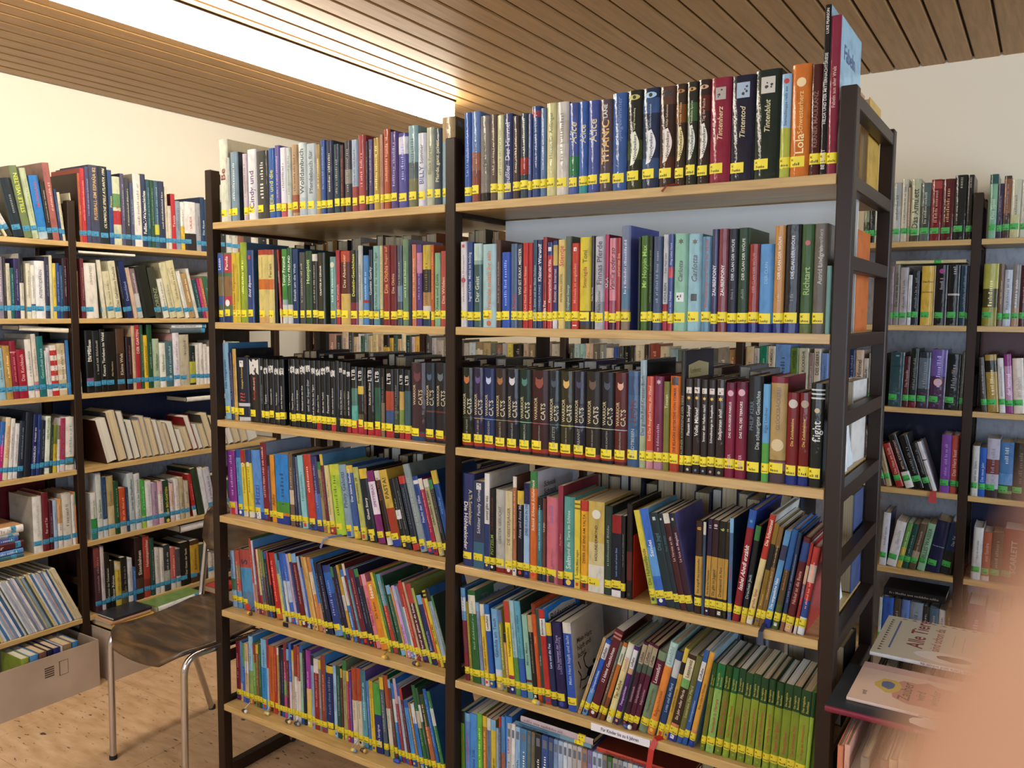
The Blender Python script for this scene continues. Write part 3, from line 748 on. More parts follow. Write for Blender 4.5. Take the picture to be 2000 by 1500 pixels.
BOOKS = """
@L1 main 0 8 H 0
-9374 402 258 10 d6dccb c=e6dfbd t=Be|8a2020|.5|.9|.5|u k=Bär
-8972 113 199 10 b9c0bd
-8859 367 214 9 7d97a8 c=2f3d44 g=d8e0e4
-8271 212 204 9 cdbfc8 c=a8a0a8
-8059 412 214 9 e4e6ea c=dfe3ea t=Cindy_und|6a4a7c|.15|.7|.6|u
-7647 529 205 8 3b3d3c g=cfcfc0
-7118 306 209 8 2f5fa6 t=Ella_und_die|c8c860|.2|.9|.5|u
-6813 212 215 8 6a629f b=.0:.18:2f5fa6
-6601 287 206 7 e3e4ee b=.0:.2:c05a62
-6314 201 204 7 c6d2ca
-6113 293 209 7 b99a76 b=.05:.3:a05a40
-5820 335 212 7 cfdcdd t=Wolfdanbuch|4a4a52|.3|.92|.6|u b=0:.25:b8c8d4
-5485 398 206 6 b5c3c9 t=Pferdebuch_für|55606a|.3|.9|.45|u c=9ab0c0
-5087 196 201 6 ac9460
-4891 195 211 6 2f5598
-4696 303 207 5 2a3350 g=d8d8c8
-4393 272 194 5 2b434e c=203038
-4122 145 190 5 4a2a30 g=b03038|.25|.8
-3976 282 199 5 45444c c=3a4048 b=.4:.6:8a8a80
-3694 247 199 4 a6bad0 b=0:.35:a04a4c
-3447 291 209 4 a2484a c=8a2a34
-3155 103 190 4 28242e
-3052 174 194 4 544b78
-2878 254 196 3 b79849
-2625 121 203 3 be8c7c
-2504 244 215 3 ae573a c=3a2420
-2260 271 206 3 5a4a86
-1989 349 199 2 53539a b=.72:.95:dcdce8 c=2c2c50
-1640 334 215 2 8db0b5 b=0:.35:7a7a58;.35:.55:5a6a70
-1306 292 192 2 dde0ec t=BILLY|3a4a9a|.3|.55|.8|u t=Sommer|55585c|.58|.85|.4|u
-1014 260 203 1 c1c6ae t=Black_Forest|7a7c60|.4|.9|.4|u
-754 252 198 1 43525d t=Pferde_ganz_privat|d0c890|.3|.85|.6|u
-502 428 224 1 8aa9b4 b=.72:1:b09870 t=Pferdeflüsterin|c8ccc0|.2|.7|.5|u c=6a5a30
@R1 main 0 6 H 0
243 220 226 3 4166b0
463 278 226 3 6a8ac2 b=.0:.35:8a4a3c;.35:.55:a86a50
741 305 212 3 857f77 n b=.0:.1:201c18 t=Das_Vermächtnis|3a3630|.4|.8|.4|u
1046 217 212 3 66564c c=2a2420
1264 194 208 3 d2d2a0
1457 258 209 3 384474 t=Preußler__Der_Himmel|c0c4d8|.1|.9|.5|u c=2a3460
1716 216 201 3 473a3c g=d8c8b0
1932 246 204 3 364654 b=.28:.48:a83a34 g=d8dcc0|.5|.95
2178 97 201 2 586498
2275 245 217 2 2a4880 b=.88:.95:a04450
2519 167 210 2 6683a8
2686 270 219 2 d9d59a t=Hexen_für_Anfänger|7a7450|.4|.9|.4|u
2957 336 218 2 d6d2ca c=5c584c b=.55:.8:c8c0b4
3293 275 212 2 475da2 b=.2:.42:2f7a50 t=Alice|d8cca0|.55|.85|.62|i
3568 236 212 2 3c66b0 t=Alice|d8cca0|.55|.8|.62|u b=0:.14:3a9aa0
3804 302 211 2 42569c t=Alice|d8cca0|.55|.8|.62|u
4107 334 209 2 564850 t=TITANIC|e0b058|.3|.78|.8|u t=LANE|e8e4e0|.8|.95|.4|u
4441 361 219 2 385f9e t=Spiegelhimmer|6a88c0|.5|.95|.5|i
4802 377 220 2 1e2118 e=y:c8c060:.93:.5 t=Carags_Verwandlung|d0d0a0|.6|.82|.26|u t=Woodwalkers|e8ecd8|.25|.58|.55|p b=.3:.5:3c4a20;0:.1:303818
5179 406 220 2 243250 e=y:a8d0f0:.93:.5 t=Gefährliche_Freundschaft|b0c8e0|.6|.84|.26|u t=Woodwalkers|e8ecf0|.25|.58|.55|p b=.1:.3:34547c;.75:.9:3c5c8c
5585 376 218 1 38241e e=y:201008:.93:.5 t=Hollys_Geheimnis|d0b8a0|.6|.82|.26|u t=Woodwalkers|f0e4d8|.25|.58|.55|p b=.82:1:5c3c30;.1:.3:4c2418
5961 250 219 1 38291a e=y:c08030:.93:.5 t=Fremde_Wildnis|d8b070|.6|.82|.26|u t=Woodwalkers|f0e0a0|.25|.58|.6|p b=.62:.8:7c4c18
6211 261 220 1 262a20 e=y:d0a060:.93:.5 t=Feindliche_Spuren|b8d0a0|.6|.82|.26|u t=Woodwalkers|e8ece0|.25|.58|.6|p b=.62:.8:3c5c38
6473 279 221 1 31201a e=y:d8b080:.93:.5 t=Tag_der_Rache|d0a890|.6|.82|.26|u t=Woodwalkers|f0ece0|.25|.58|.6|p b=.7:.85:5c2418
6752 459 220 1 8c1f3a t=Tintenherz|e0c8a0|.4|.72|.5|i e=q:b0a8a0:.85:.45 c=5a1420
7211 508 218 1 14152e t=Tintentod|d8cca0|.4|.7|.46|i e=q:a8bcd4:.86:.5
7718 531 222 1 102318 t=Tintenblut|d8d0a0|.42|.72|.42|i e=q:d0ccc4:.86:.5
8249 206 208 0 9cc2e0 b=0:.48:b4bc4c t=Sternschnuppe_reißt_aus|34567c|.5|.88|.5|u e=o:c03030:.93:.5
8455 387 223 0 d2762a t=Lola|f8e4a8|.2|.38|.75|u t=Schwesterherz|f0c070|.38|.76|.5|u e=o:f0d8a8:.84:.45 c=a04c20
8842 210 218 0 481414 t=KERNER_MAULKANZ|8a5a4c|.25|.9|.4|u
9052 129 330 0 141212 t=LUKE_PEARSON|e4e4e0|.83|.98|.6|u t=HILDA_UND_DER_MITTERNACHTSRIESE|e0e0dc|.3|.72|.6|u t=BE_OURT|d8d8d4|.03|.15|.6|u c=9cc4d4
9180 200 307 0 862840 t=Fabeln_aus_aller_Welt|d8b0a8|.42|.68|.45|u c=a9d4e6 C=Fabeln|5a6a9a|.72|.86
@L2 main 1 12 H 0
-9650 290 223 5 4a5a48 b=0:.1:24386a;.72:.98:3a5aa8;.25:.38:35528c;.38:.66:7a6a48 t=Lesen|d8d8e0|.75|.95|.4|u
-9360 400 222 5 5a7048 b=0:.1:24386a;.72:.98:b83848;.25:.38:b03a44;.38:.66:8a6a44 c=6a7a50 t=Panda|e8e0e0|.75|.95|.4|u e=o:e8e8e4:.28:.5
-8960 243 221 5 d8b928 t=Die_besten_Tiergeschichten|9a5a20|.15|.9|.4|u
-8716 163 222 5 c9c038
-8553 316 252 5 96ac30 c=4a6a88
-8237 312 227 4 24407e t=Enid_Blyton|d8dce8|.35|.65|.5|i e=q:a83030:.9:.3 c=26466a C=6|b0c4d0|.38|.52
-7726 449 226 4 d6c678 b=.93:1:a8402c;.46:.6:c8702c;.0:.1:d0a868 t=Die_schönsten_Schulgeschichten|6a5030|.62|.9|.35|u
-7278 295 225 4 d6c678 b=.93:1:a8402c;.46:.6:c8702c t=Ferien|6a5030|.62|.9|.4|u c=15110f
-6983 146 224 4 15110f n
-6735 79 224 30 a5392b b=0:.2:d0c8c0 t=TONY_FREUND|e8d8c8|.55|.95|.4|u
-6656 246 225 4 3f8a3a b=0:.25:d0d4cc;.25:.32:9ab0b8 t=Tony_Freund|e0e8d8|.5|.9|.5|u
-6410 219 228 4 2c5a36 b=0:.25:c8ccd0 t=TONY_FREUND|e4e8e0|.5|.9|.5|u
-6192 247 224 3 22386a c=284c88 t=Eiskalt_um_die_Welt|b0bcd4|.3|.9|.4|u
-5901 255 213 3 4a4b48 g=c0b890
-5646 285 216 3 2e4a2b t=Homplott|c8e8a0|.55|.88|.6|u
-5361 223 206 3 191a14 b=.9:1:d8d4c8 g=b0b0a0 c=b87040
-5138 315 209 3 25291b t=CRAFTER_IN_GEFAHR|e8e8e0|.4|.82|.42|u c=3a4430
-4641 262 196 3 6f9a94 e=o:c8d0b8:.88:.6 b=0:.1:2a4a58
-4379 158 214 3 a6323c t=Der_Wunsch|d8a0a0|.2|.9|.5|u
-4221 378 211 2 b4452e b=0:.42:d0b262;.42:.85:5a2c24 t=Das_Abenteuer|d8c0a0|.5|.95|.4|u
-3844 322 212 2 18140f b=0:.3:742030 t=Detektiv-Geschichten|d8dc60|.38|.95|.5|u
-3521 186 224 2 b6bdb6 c=28383c
-3335 228 196 2 4a86c0 b=.32:.36:a83030
-3107 144 211 2 22283c t=Gustav_Gorky|c8d0d8|.4|.9|.55|u
-2963 262 221 2 85b4ac b=0:.2:5a90a8 t=Die_Olchis_und_der_karierte_Tiger|3a5a60|.15|.92|.4|u
-2700 118 221 2 c8bf90 b=0:.2:20262c
-2582 258 221 2 8c2a26 t=Die_Olchis|d8a060|.4|.75|.6|u t=fliegen_auf|c89060|.76|.98|.35|u
-2325 245 220 1 6e2226 t=Die_Olchis|d8b088|.4|.65|.55|u
-2079 193 219 1 43505f b=.3:.5:6a86a0
-1886 227 235 1 698a68 c=a498b4 C=Der|7a5a9a|.85|.95
-1659 108 217 1 24243c n
-1551 161 220 1 c2704f
-1390 195 219 1 593a80 b=.65:.9:c888a0
-1195 307 217 1 c8b03f b=.42:.7:2a2420;.25:.42:b08850;.18:.25:d0d0c8;.0:.18:1c3a5a c=7a9a70
-888 109 217 1 c26028
-779 211 195 0 7fae86 t=Dusse_und_Dora|3a5a40|.2|.9|.4|u
-568 213 199 0 b04a3c t=Die_Wilden|e0b8a0|.3|.9|.4|u
@R2 main 1 6 H 0
134 214 220 3 d6d6da e=s:b04050:.95:.6 e=o:a83048:.55:.6 g=a07070
348 192 219 3 294480 t=Ingrid_Uebe__Minki_ist_bockig|b8c4d8|.3|.9|.4|u
540 284 214 3 3a5c5a b=.8:1:b6d0c8;.75:.8:88a8a0 t=Der_Geist|c0d0c8|.3|.7|.4|u
824 432 211 3 a2c4cc t=Ihr_Freunde_müsst_ihr_sein|d0782c|.1|.92|.4|u e=o:c06040:.05:.3
1256 151 220 3 593a30 c=6a4838
1407 285 189 3 2c56b8 c=2448a0
1692 211 209 3 4a6488 t=Ainsel|a02848|.2|.5|.6|u
1903 143 207 3 3a4250 t=WO_IST_KRAY,_MEISTER|d8dcd4|.4|.95|.6|u
2046 173 210 2 c0302c t=Und_Noch_Finn_hoch_hinaus|e8a890|.2|.9|.4|u
2219 125 210 2 b02c30 t=Und_Anna_kann_es|e0a090|.2|.8|.4|u
2344 124 216 2 2a4a64 t=MEYER__Emma_und_der_Blaue_Dschinn|90b0b8|.1|.95|.5|u
2467 157 216 2 28386a t=CORNELIA_FUNKE|a0acd0|.2|.5|.35|u t=Kleiner_Werwolf|e8e8f0|.53|.95|.6|u
2624 122 222 2 962c2c t=Paula_Fox|f0e8e0|.13|.32|.6|u t=Ein_Bild_von_Ivan|601818|.4|.78|.5|u c=8a2828
2747 161 209 2 b6343a b=.85:1:263c7c t=Klassensprecher_für_alle_Fälle|f0dcd0|.3|.8|.45|u e=q:dce0e8:.92:.5
2907 141 212 2 30386e t=Rettet_das_Internat|d8a8a0|.3|.68|.6|u b=0:.1:e0e0e8;.72:.95:c8b060
3049 209 214 2 dfc678 t=PETER_VAN_GESTEL|6a5c44|.3|.62|.32|u t=Stientje|c84030|.7|.95|.55|u
3257 165 221 2 5b6a60 t=Graighead_George|b8c4b8|.2|.55|.35|u
3422 207 204 2 c43c2c t=Michaela_ist_eingeladen|e09070|.3|.8|.35|u e=q:f0e0d8:.93:.35 t=1|f0f0f0|.02|.1|.5|u
3630 323 217 2 d7c738 b=0:.2:4a3a24;.05:.12:2a3c60 t=Smaragda|b0303c|.45|.68|.6|u t=Toni|6a5c20|.72|.92|.35|u
3952 83 219 2 282224 t=Thilo_Finnia|c0c0b8|.3|.8|.5|u
4035 274 217 2 b6b8c4 t=Paula_Günler|3a3a48|.18|.42|.34|u t=Finnas_Pferde|4a4a5a|.48|.95|.6|u b=.1:.3:9094a0
4309 106 221 2 ae2a58 t=IOLA|88e0c8|.43|.6|.8|u c=8a2434
4415 194 212 2 d68898 t=Vanilla_oder_so|4a2030|.42|.95|.6|i b=0:.18:4a1830;.18:.32:a05068
4608 113 212 2 a03028 t=purpuroter_Eva|e8a080|.58|.9|.55|u c=802820
4721 231 239 2 7882a0 c=5560b4 b=0:.2:8a7a68;.2:.4:5a7c98
5156 59 211 2 20301e n
5215 191 214 2 486a28 t=Mr_Hoppin_Max|98c850|.45|.9|.6|u
5406 105 213 2 1a2a1a g=7c9030
5511 224 211 1 48597a g=90a0b8
5757 127 214 1 c6cad2 b=0:.28:a02838 t=HOHLBEIN|3a3c48|.3|.55|.5|u t=Kein_Platz_mehr|5a5a66|.6|.88|.4|u
5884 123 215 1 3a5090 b=0:.1:a83040;.55:.66:c04858 t=Leon_von_Nebel|a8b4d8|.15|.5|.4|u t=Weg_Liebst_Hund|a8b4d8|.68|.95|.4|u
6008 328 215 1 8fc4ae t=Carlotta|4a4e50|.5|.72|.55|i e=s:5a5a48:.92:.4 e=q:e0e4e8:.35:.5
6336 317 213 1 97c4d4 t=Carlotta|4a4e58|.5|.78|.55|i e=s:5a5a48:.92:.4 e=q:303438:.35:.4
6652 225 206 1 5a88a4 t=Wurzelkringe_und_Tinte_der_Wolle|a04848|.25|.97|.5|u c=34587c
6877 143 221 1 3c3c66 t=ZAUBERPONY|e0e0e8|.35|.65|.7|u
7021 220 221 1 7c3a44 t=ZAUBERPONY|f0e8e8|.35|.65|.7|u c=5a2430
7241 214 220 1 1c1e30 b=0:.1:1c2c78 t=DER_CLAN_DER_WÖLFE|d0d4dc|.5|.9|.5|u g=6a6e80|.32|.42
7455 240 221 1 243f28 b=0:.1:1c2c78 t=DER_CLAN_DER_WÖLFE|d0d8c8|.5|.9|.5|u g=6a7c68|.32|.42 c=4a6238
7695 222 186 1 8c2a22 b=0:.1:1c2c78 t=DER_CLAN_DER_WÖLFE|c8665c|.45|.9|.5|u
7917 301 185 1 5a97d2 b=0:.1:1c2c78 t=DER_CLAN|80b4e0|.55|.8|.5|u
8218 218 222 0 be8946 b=0:.1:1c2c78 t=DER_CLAN_DER_WÖLFE|f0e0c8|.5|.9|.5|u g=d8b080|.3|.37
8436 328 223 0 17171b b=0:.1:1c2c78 t=DER_CLAN_DER_WÖLFE|d8dce4|.5|.9|.5|u t=Sternseher|8890a0|.55|.8|.3|u g=707078|.3|.37
8764 247 222 0 3a5c30 t=Richtart|88b048|.35|.65|.5|u e=o:b04038:.83:.4 b=0:.08:5a6c30
9011 268 222 0 68625a t=Astrid_Lindgren|b0aca0|.45|.8|.5|u t=Brüder_Löwenherz|98948c|.6|.95|.3|u
9279 101 137 0 6a9690 n c=8ab0a8
@L3 main 2 30 H 0
-9650 308 251 30 88b4d2 c=4a88b8 t=Nils_Holgersson|2a4a6c|.4|.78|.6|u
-9342 163 220 30 2c2c54
-9179 180 233 20 c6a050 c=15161a C=C|c0a850|.72|.92
-8991 551 206 22 1c2238 t=Gejagte_Schatten|d8c030|.5|.85|.4|u t=???|c04030|.3|.45|.6|u b=0:.06:c8ccd0;.23:.28:c8ccd0 e=q:e0e0e0:.9:.3
-8439 563 206 16 131312 e=q:d8d8d4:.86:.7 t=Die_drei_???|e4e4e0|.5|.7|.3|u t=Rocky_Panting|c83028|.35|.7|.3|u
-7876 130 207 13 141414 e=q:d0d0cc:.85:.7 g=a0a0a0|.3|.6
-7746 216 205 11 141414 e=q:d0d0cc:.82:.8 t=Tatort|d0d0d0|.3|.45|.5|u
-7529 273 205 10 141414 e=q:d0d0cc:.85:.7 t=Geheimakte_Ufo|d0d0d0|.3|.55|.45|u
-7256 212 205 10 141414 e=q:d0d0cc:.82:.8 t=Tödliche_Spur|d0d0d0|.3|.5|.45|u
-7044 236 206 9 121414 e=q:d0d0cc:.82:.8 t=und_das_Bergmonster|d0d0d0|.25|.6|.45|u
-6583 35 207 9 141414 e=q:d0d0cc:.85:.8 t=und_der_Automarder|d0d0d0|.25|.6|.45|u
-6548 226 208 9 141414 e=q:d0d0cc:.85:.8 t=Tatort_Zirkus|d0d0d0|.25|.5|.45|u
-6321 185 208 8 141414 e=q:d0d0cc:.83:.8 t=Schatz_im_Bergsee|d0d0d0|.25|.55|.45|u
-6136 266 209 8 141414 e=q:d0d0cc:.85:.8 t=Wettlauf_mit_der_Zeit|d0d0d0|.25|.62|.45|u
-5870 236 208 8 101418 e=q:d0d0cc:.88:.7 t=und_der_Super-Star|b0b8c0|.25|.72|.45|u
-5634 190 208 8 141414 e=q:d0d0cc:.85:.8 t=und_die_Rache_des_Tigers|d0d0d0|.2|.65|.45|u
-5443 210 209 7 141414 b=0:.1:b02830 e=q:d0d0cc:.83:.8 t=Die_sieben_Tore|d0d0d0|.25|.5|.45|u
-5233 214 209 7 141414 e=q:d0d0cc:.85:.8 t=Musik_des_Teufels|d0d0d0|.25|.55|.45|u
-5019 185 209 7 141414 e=q:d0d0cc:.88:.8 t=Feuermond|d0d0d0|.25|.6|.45|u
-4834 210 208 7 141414 b=0:.1:b83038 e=q:d0d0cc:.83:.8 t=Der_schwarze_Skorpion|d0d0d0|.25|.62|.45|u
-4624 156 211 6 10141a n
-4467 155 209 6 141414 e=q:c0c0bc:.88:.7 t=Das_Erbe_des_Meisters|c0c0c0|.25|.6|.45|u
-4312 144 208 6 141414 e=q:c8c8c4:.86:.7 g=a0a060|.25|.6
-4168 153 207 6 141414 b=0:.12:b83038 e=q:d0d0cc:.84:.8 t=und_der_rote_Rächer|d0d0d0|.25|.6|.45|u
-4015 263 197 5 141412 b=0:.2:b02834;.2:.42:5ab0a4;.42:.68:4a7a6c t=LTB|e0e0e0|.8|.97|.5|u
-3752 250 196 5 141412 b=0:.14:b02834;.14:.3:5a4a38;.3:.6:1a1410;.6:.72:d8b83c t=LTB|e0e0e0|.8|.97|.5|u
-3501 109 195 5 181a18 b=0:.12:a02834;.3:.6:4a2a24
-3392 286 196 5 141414 b=0:.12:b02834 t=Rache_aller_Zeiten|e0e0d0|.45|.78|.4|u t=LTB|e0e0e0|.8|.97|.5|u
-3106 263 195 4 14201c b=0:.12:b02834;.2:.72:2a5c48 t=LTB|e0e0e0|.8|.97|.5|u
-2844 145 196 4 20180f b=0:.5:7a6a50
-2699 334 195 4 14110f b=0:.1:b02834;.1:.2:14110f;.2:.4:3a5484;.4:.68:a8482c t=LTB|e0e0e0|.78|.95|.4|u
-2365 188 196 3 141414 b=.1:.4:384c34
-2177 187 197 3 141414 b=0:.1:a02834;.2:.42:7c9448;.42:.68:c0a058 t=LTB|e0e0e0|.78|.97|.5|u
-1990 231 196 3 141c1e b=0:.1:b02834;.2:.7:3a5c64 t=LTB|e0e0e0|.78|.97|.5|u
-1759 509 217 2 37202a b=0:.12:24486c;.06:.1:8a2820 t=WARRIOR|c8b890|.46|.72|.42|l t=CATS|c8b890|.46|.66|.5|r e=k:5c2430:.82:.5
-1249 343 219 2 1b242f b=.04:.1:8a2820;.38:.4:6c4030 t=WARRIOR|c8b890|.46|.72|.42|l t=CATS|c8b890|.46|.66|.5|r e=k:3a5c7c:.82:.5
-906 407 220 1 201c1e b=.04:.1:8a2820;.38:.4:6c3030 t=WARRIOR|c8b890|.46|.72|.42|l t=CATS|c8b890|.46|.66|.5|r e=k:5c6a74:.82:.5
@R3 main 2 12 H 0
132 373 212 5 121a10 b=.035:.085:a03020;.375:.385:3a4a38 t=WARRIOR|c8bc94|.42|.68|.4|l t=CATS|d0c8a4|.42|.62|.46|r t=IN_DIE_WILDNIS|9a9c90|.12|.36|.3|u e=k:b86a34:.85:.5
505 337 213 5 251c40 b=.035:.085:a03020;.375:.385:b09a60 t=WARRIOR|c8bc94|.42|.68|.4|l t=CATS|d0c8a4|.42|.62|.46|r t=FEUER_UND_EIS|9a9c90|.12|.36|.3|u e=k:5a4488:.85:.5
842 344 213 5 1b2a5c b=.035:.085:a03020;.375:.385:6c98d8 t=WARRIOR|c8bc94|.42|.68|.4|l t=CATS|d0c8a4|.42|.62|.46|r t=MONDSCHEIN|9a9c90|.12|.36|.3|u e=k:b8c4ec:.85:.5
1186 357 214 4 33241c b=.035:.085:a03020;.375:.385:8c9c70 t=WARRIOR|c8bc94|.42|.68|.4|l t=CATS|d0c8a4|.42|.62|.46|r t=MORGENRÖTE|9a9c90|.12|.36|.3|u e=k:9c6a34:.85:.5
1543 378 215 4 121729 b=.035:.085:a03020;.375:.385:a87854 t=WARRIOR|c8bc94|.42|.68|.4|l t=CATS|d0c8a4|.42|.62|.46|r t=STERNENGLANZ|9a9c90|.12|.36|.3|u e=k:d0d0dc:.85:.5
1922 365 215 4 102a20 b=.035:.085:a03020;.375:.385:90b8a0 t=WARRIOR|c8bc94|.42|.68|.4|l t=CATS|d0c8a4|.42|.62|.46|r t=DÄMMERUNG|9a9c90|.12|.36|.3|u e=k:3c7c74:.85:.5
2287 500 215 4 3a1518 b=.035:.085:a03020;.375:.385:a05a60 t=WARRIOR|c8bc94|.42|.68|.4|l t=CATS|d0c8a4|.42|.62|.46|r t=SONNENUNTERGANG|9a9c90|.12|.36|.3|u e=k:8c3c30:.85:.5 c=1c2028
2787 326 216 4 13232c b=.035:.085:a03020;.375:.385:4c6478 t=WARRIOR|c8bc94|.42|.68|.4|l t=CATS|d0c8a4|.42|.62|.46|r t=DIE_LETZTE|9a9c90|.12|.36|.3|u e=k:2c4458:.85:.5
3114 375 216 4 2b2a14 b=.035:.085:a03020;.375:.385:c8c470 t=WARRIOR|c8bc94|.42|.68|.4|l t=CATS|d0c8a4|.42|.62|.46|r t=FLUSS_DER_FINSTERNIS|9a9c90|.12|.36|.3|u e=k:d8b060:.85:.5
3489 320 217 3 19192f b=.035:.085:a03020;.375:.385:b0b4d0 t=WARRIOR|c8bc94|.42|.68|.4|l t=CATS|d0c8a4|.42|.62|.46|r t=VERBANNT|9a9c90|.12|.36|.3|u e=k:34345c:.85:.5
3809 416 218 3 231a13 b=.035:.085:a03020;.375:.385:b8b890 t=WARRIOR|c8bc94|.42|.68|.4|l t=CATS|d0c8a4|.42|.62|.46|r t=ZEIT_DER_DUNKELHEIT|9a9c90|.12|.36|.3|u e=k:5c4434:.85:.5
4225 356 218 3 13131d b=.035:.085:a03020;.375:.385:b0b088 t=WARRIOR|c8bc94|.42|.68|.4|l t=CATS|d0c8a4|.42|.62|.46|r t=LANGE_SCHATTEN|9a9c90|.12|.36|.3|u e=k:34405c:.85:.5
4581 336 219 3 581e1b b=.035:.085:a03020;.375:.385:a8b4d0 t=WARRIOR|c8bc94|.42|.68|.4|l t=CATS|d0c8a4|.42|.62|.46|r t=SONNENAUFGANG|9a9c90|.12|.36|.3|u e=k:d8a890:.85:.5
4917 315 224 3 3a5d86 t=LEON|6a2438|.46|.7|.6|u t=STADTBEBEN|a0bcd0|.1|.4|.3|u b=.75:.95:34507a
5232 164 251 3 98b0ba c=23282e t=Das_große_Rolf-Krenzer-Buch|4a5458|.3|.95|.5|u b=0:.3:a8b890
5397 186 214 3 c8503a b=0:.2:d0909c t=Emil_Das_Bergland_hinter_der_Wand|f0c0a0|.3|.9|.45|u
5582 236 215 2 7a2a4c g=c09ab0|.2|.5 e=s:d0b0c0:.94:.5 b=0:.1:b08098
5818 149 204 2 7b7c34 t=Toucan|d0d0a0|.7|.9|.5|u
5967 255 217 2 e27420 t=DIE_KLAGRE_DETEKTIVE_VON_CISMAR|3a1a10|.2|.88|.45|u e=q:3a2018:.95:.6 b=0:.08:a83a24
6222 106 275 2 29261f t=KLEINER_KONFERENZ_DER_TIERE|908870|.15|.9|.5|u c=30303a C=Konferenz_der_Tiere|8a7a40|.68|.86 Q=d4c48c:.1:.8:.62:.88
6328 190 213 2 2c2120 t=Flausen_im_Schopf|e8e4e0|.4|.72|.42|u e=s:e0b848:.8:.5 e=q:d8d0c8:.88:.6 e=o:d8c8a0:.04:.3
6518 182 214 2 2c2120 t=Volle_Mähne!|e8e4e0|.4|.7|.48|u e=s:e0b848:.8:.5 e=q:d8d0c8:.88:.6 e=o:4a80b0:.04:.3
6700 165 213 2 2c2120 t=Immer_den_Hufern_nach!|e8e4e0|.35|.74|.42|u e=s:e0b848:.8:.5 e=q:d8d0c8:.88:.6 e=o:80a0d0:.04:.3
6865 178 213 2 2c2120 t=Schwalbeninge_im_Reepbuch|e8e4e0|.34|.74|.42|u e=s:e0b848:.8:.5 e=q:d8d0c8:.88:.6 e=o:d09090:.04:.3
7044 208 214 2 2c2120 t=Stallpiraten_ahoi!|e8e4e0|.38|.7|.45|u e=s:e0b848:.8:.5 e=q:d8d0c8:.88:.6 e=o:a0a890:.04:.3
7252 228 209 1 7a1638 t=DAS_GURUSSEGE_PARKUS|f0e8e8|.42|.8|.45|u t=REUTER|e0a0b8|.1|.25|.6|u e=o:d0a0b0:.89:.55 b=.93:1:5c1030
7480 259 212 1 7a1638 t=DAS_TAL_DES_TERRORS|f0e8e8|.42|.8|.45|u t=REUTER|e0a0b8|.1|.25|.6|u e=o:d0a0b0:.89:.55 b=.93:1:5c1030
7739 326 226 1 191c20 t=PHILIP_KERR|5c7084|.48|.76|.4|l t=Die_schaurigste_Geschichte|b0c0b8|.3|.86|.4|r
8065 158 210 1 68a6d8 b=0:.4:58a448 t=Inge_Lindner|2a4a80|.5|.9|.4|u
8223 349 227 1 b5985f b=.94:1:7a1a2c;0:.12:4a3a44;.12:.2:8a6a78;.2:.22:6a4a30 t=GLÜCKSBÄCKEREI|6a5038|.5|.9|.5|u e=o:d8c498:.36:.7 c=7a2230
8572 253 195 1 781819 b=0:.11:1c3080 t=Die_Zeitdetektive|e0b040|.42|.72|.45|u e=o:c0b8b0:.88:.7
8825 218 196 0 701618 b=0:.11:1c3080 t=Die_Zeitdetektive|e0b040|.42|.72|.45|u e=o:a09078:.88:.7
9043 281 217 0 131b19 t=flight|d8dcdc|.44|.64|.55|u e=o:c0b088:.74:.35 b=.93:.945:d8dcdc;.89:.905:d8dcdc;.85:.865:d8dcdc
@L4 main 3 40 P 0
-9650 405 212 29 8a3a94 b=0:.2:c088b8 g=d0a8d8|.3|.95
-9222 274 219 35 58a0d2
-8930 215 221 39 d8c23e b=.8:1:b02c30;0:.08:d8d8d0 e=o:e0d8a0:.78:.6
-8698 272 224 44 dcc83c b=.8:1:28407c;0:.08:d8d8d0 e=o:e0d8a0:.78:.6
-8404 428 225 49 5890da t=Mizzi|2a4a9c|.2|.5|.7|u b=0:.1:2a4ca0
-7975 285 253 40 7c1a24 t=LETZTE_FEEN_UND_IHR_FAMILIE|e0b0a8|.3|.95|.4|u c=9ab0cc
-7689 129 214 34 5a4a6a
-7560 209 218 29 d9922e t=Abby|6a3010|.25|.5|.6|u
-7351 601 224 19 2a82d2 b=0:.32:489034;0:.12:243c90;.12:.16:d08030 c=2a4a78
-6715 202 230 28 6a594a b=.3:.5:c8b8a0
-6472 101 224 38 26345c
-6340 109 223 46 5a6c84
-6184 238 229 58 88c4cc c=9ad0d8
-5905 330 235 68 c03a28 b=0:.14:2c50a0 g=f0d0c0|.5|.85 c=9ab0d8
-5555 257 232 72 38386a b=.12:.5:4a6cb4
-5285 146 218 75 98885a t=KAROLIN_NE|3a3424|.5|.85|.5|u
-5129 127 243 77 6a2030 c=5a98c8
-4992 205 210 79 d6c68a b=0:.15:b03040
-4773 409 215 83 a8cc3a b=.85:1:c8d040
-4347 298 219 86 88a4b8 t=Philip_Galotti|3a4c60|.4|.9|.5|u
-4035 265 220 89 38589a t=Der_kleine_Seehund|d8e0e8|.5|.95|.4|u
-3732 226 218 98 b8ba60 c=6a90b8 t=Piratenkiste_28|5a5c30|.5|.95|.4|u
-3441 321 216 114 15212a t=Ghost_Story|e0e4e4|.3|.6|.35|u
-3045 275 215 131 7a286a b=.4:.85:e0d4e4 t=SPETTERAX|8a5a98|.5|.82|.5|u c=3a1c18
-2733 212 219 138 291514 t=ELLEN_YELLE|8a4838|.6|.95|.4|u
-2484 300 224 146 c8a948 b=0:.5:a03828;0:.1:24409c t=PASTA!|3a2818|.62|.9|.7|u
-2156 214 202 151 131316 b=.42:.55:dcdce0
-1930 137 208 152 22272c
-1783 261 214 153 1b2838 g=506070
-1505 261 252 155 8a999c c=7a8888 g=a8b4b4
-1228 214 220 156 23408a b=.9:.95:d8d8d8 t=Nacht_der_Elfen|b8c4e0|.4|.85|.4|u
-1002 148 217 157 a01f40 g=e0a8b4
-843 190 217 159 b0a87e t=DRAUSSEN_BLEIBEN|3a3424|.4|.85|.5|u
-641 150 218 160 1d1915
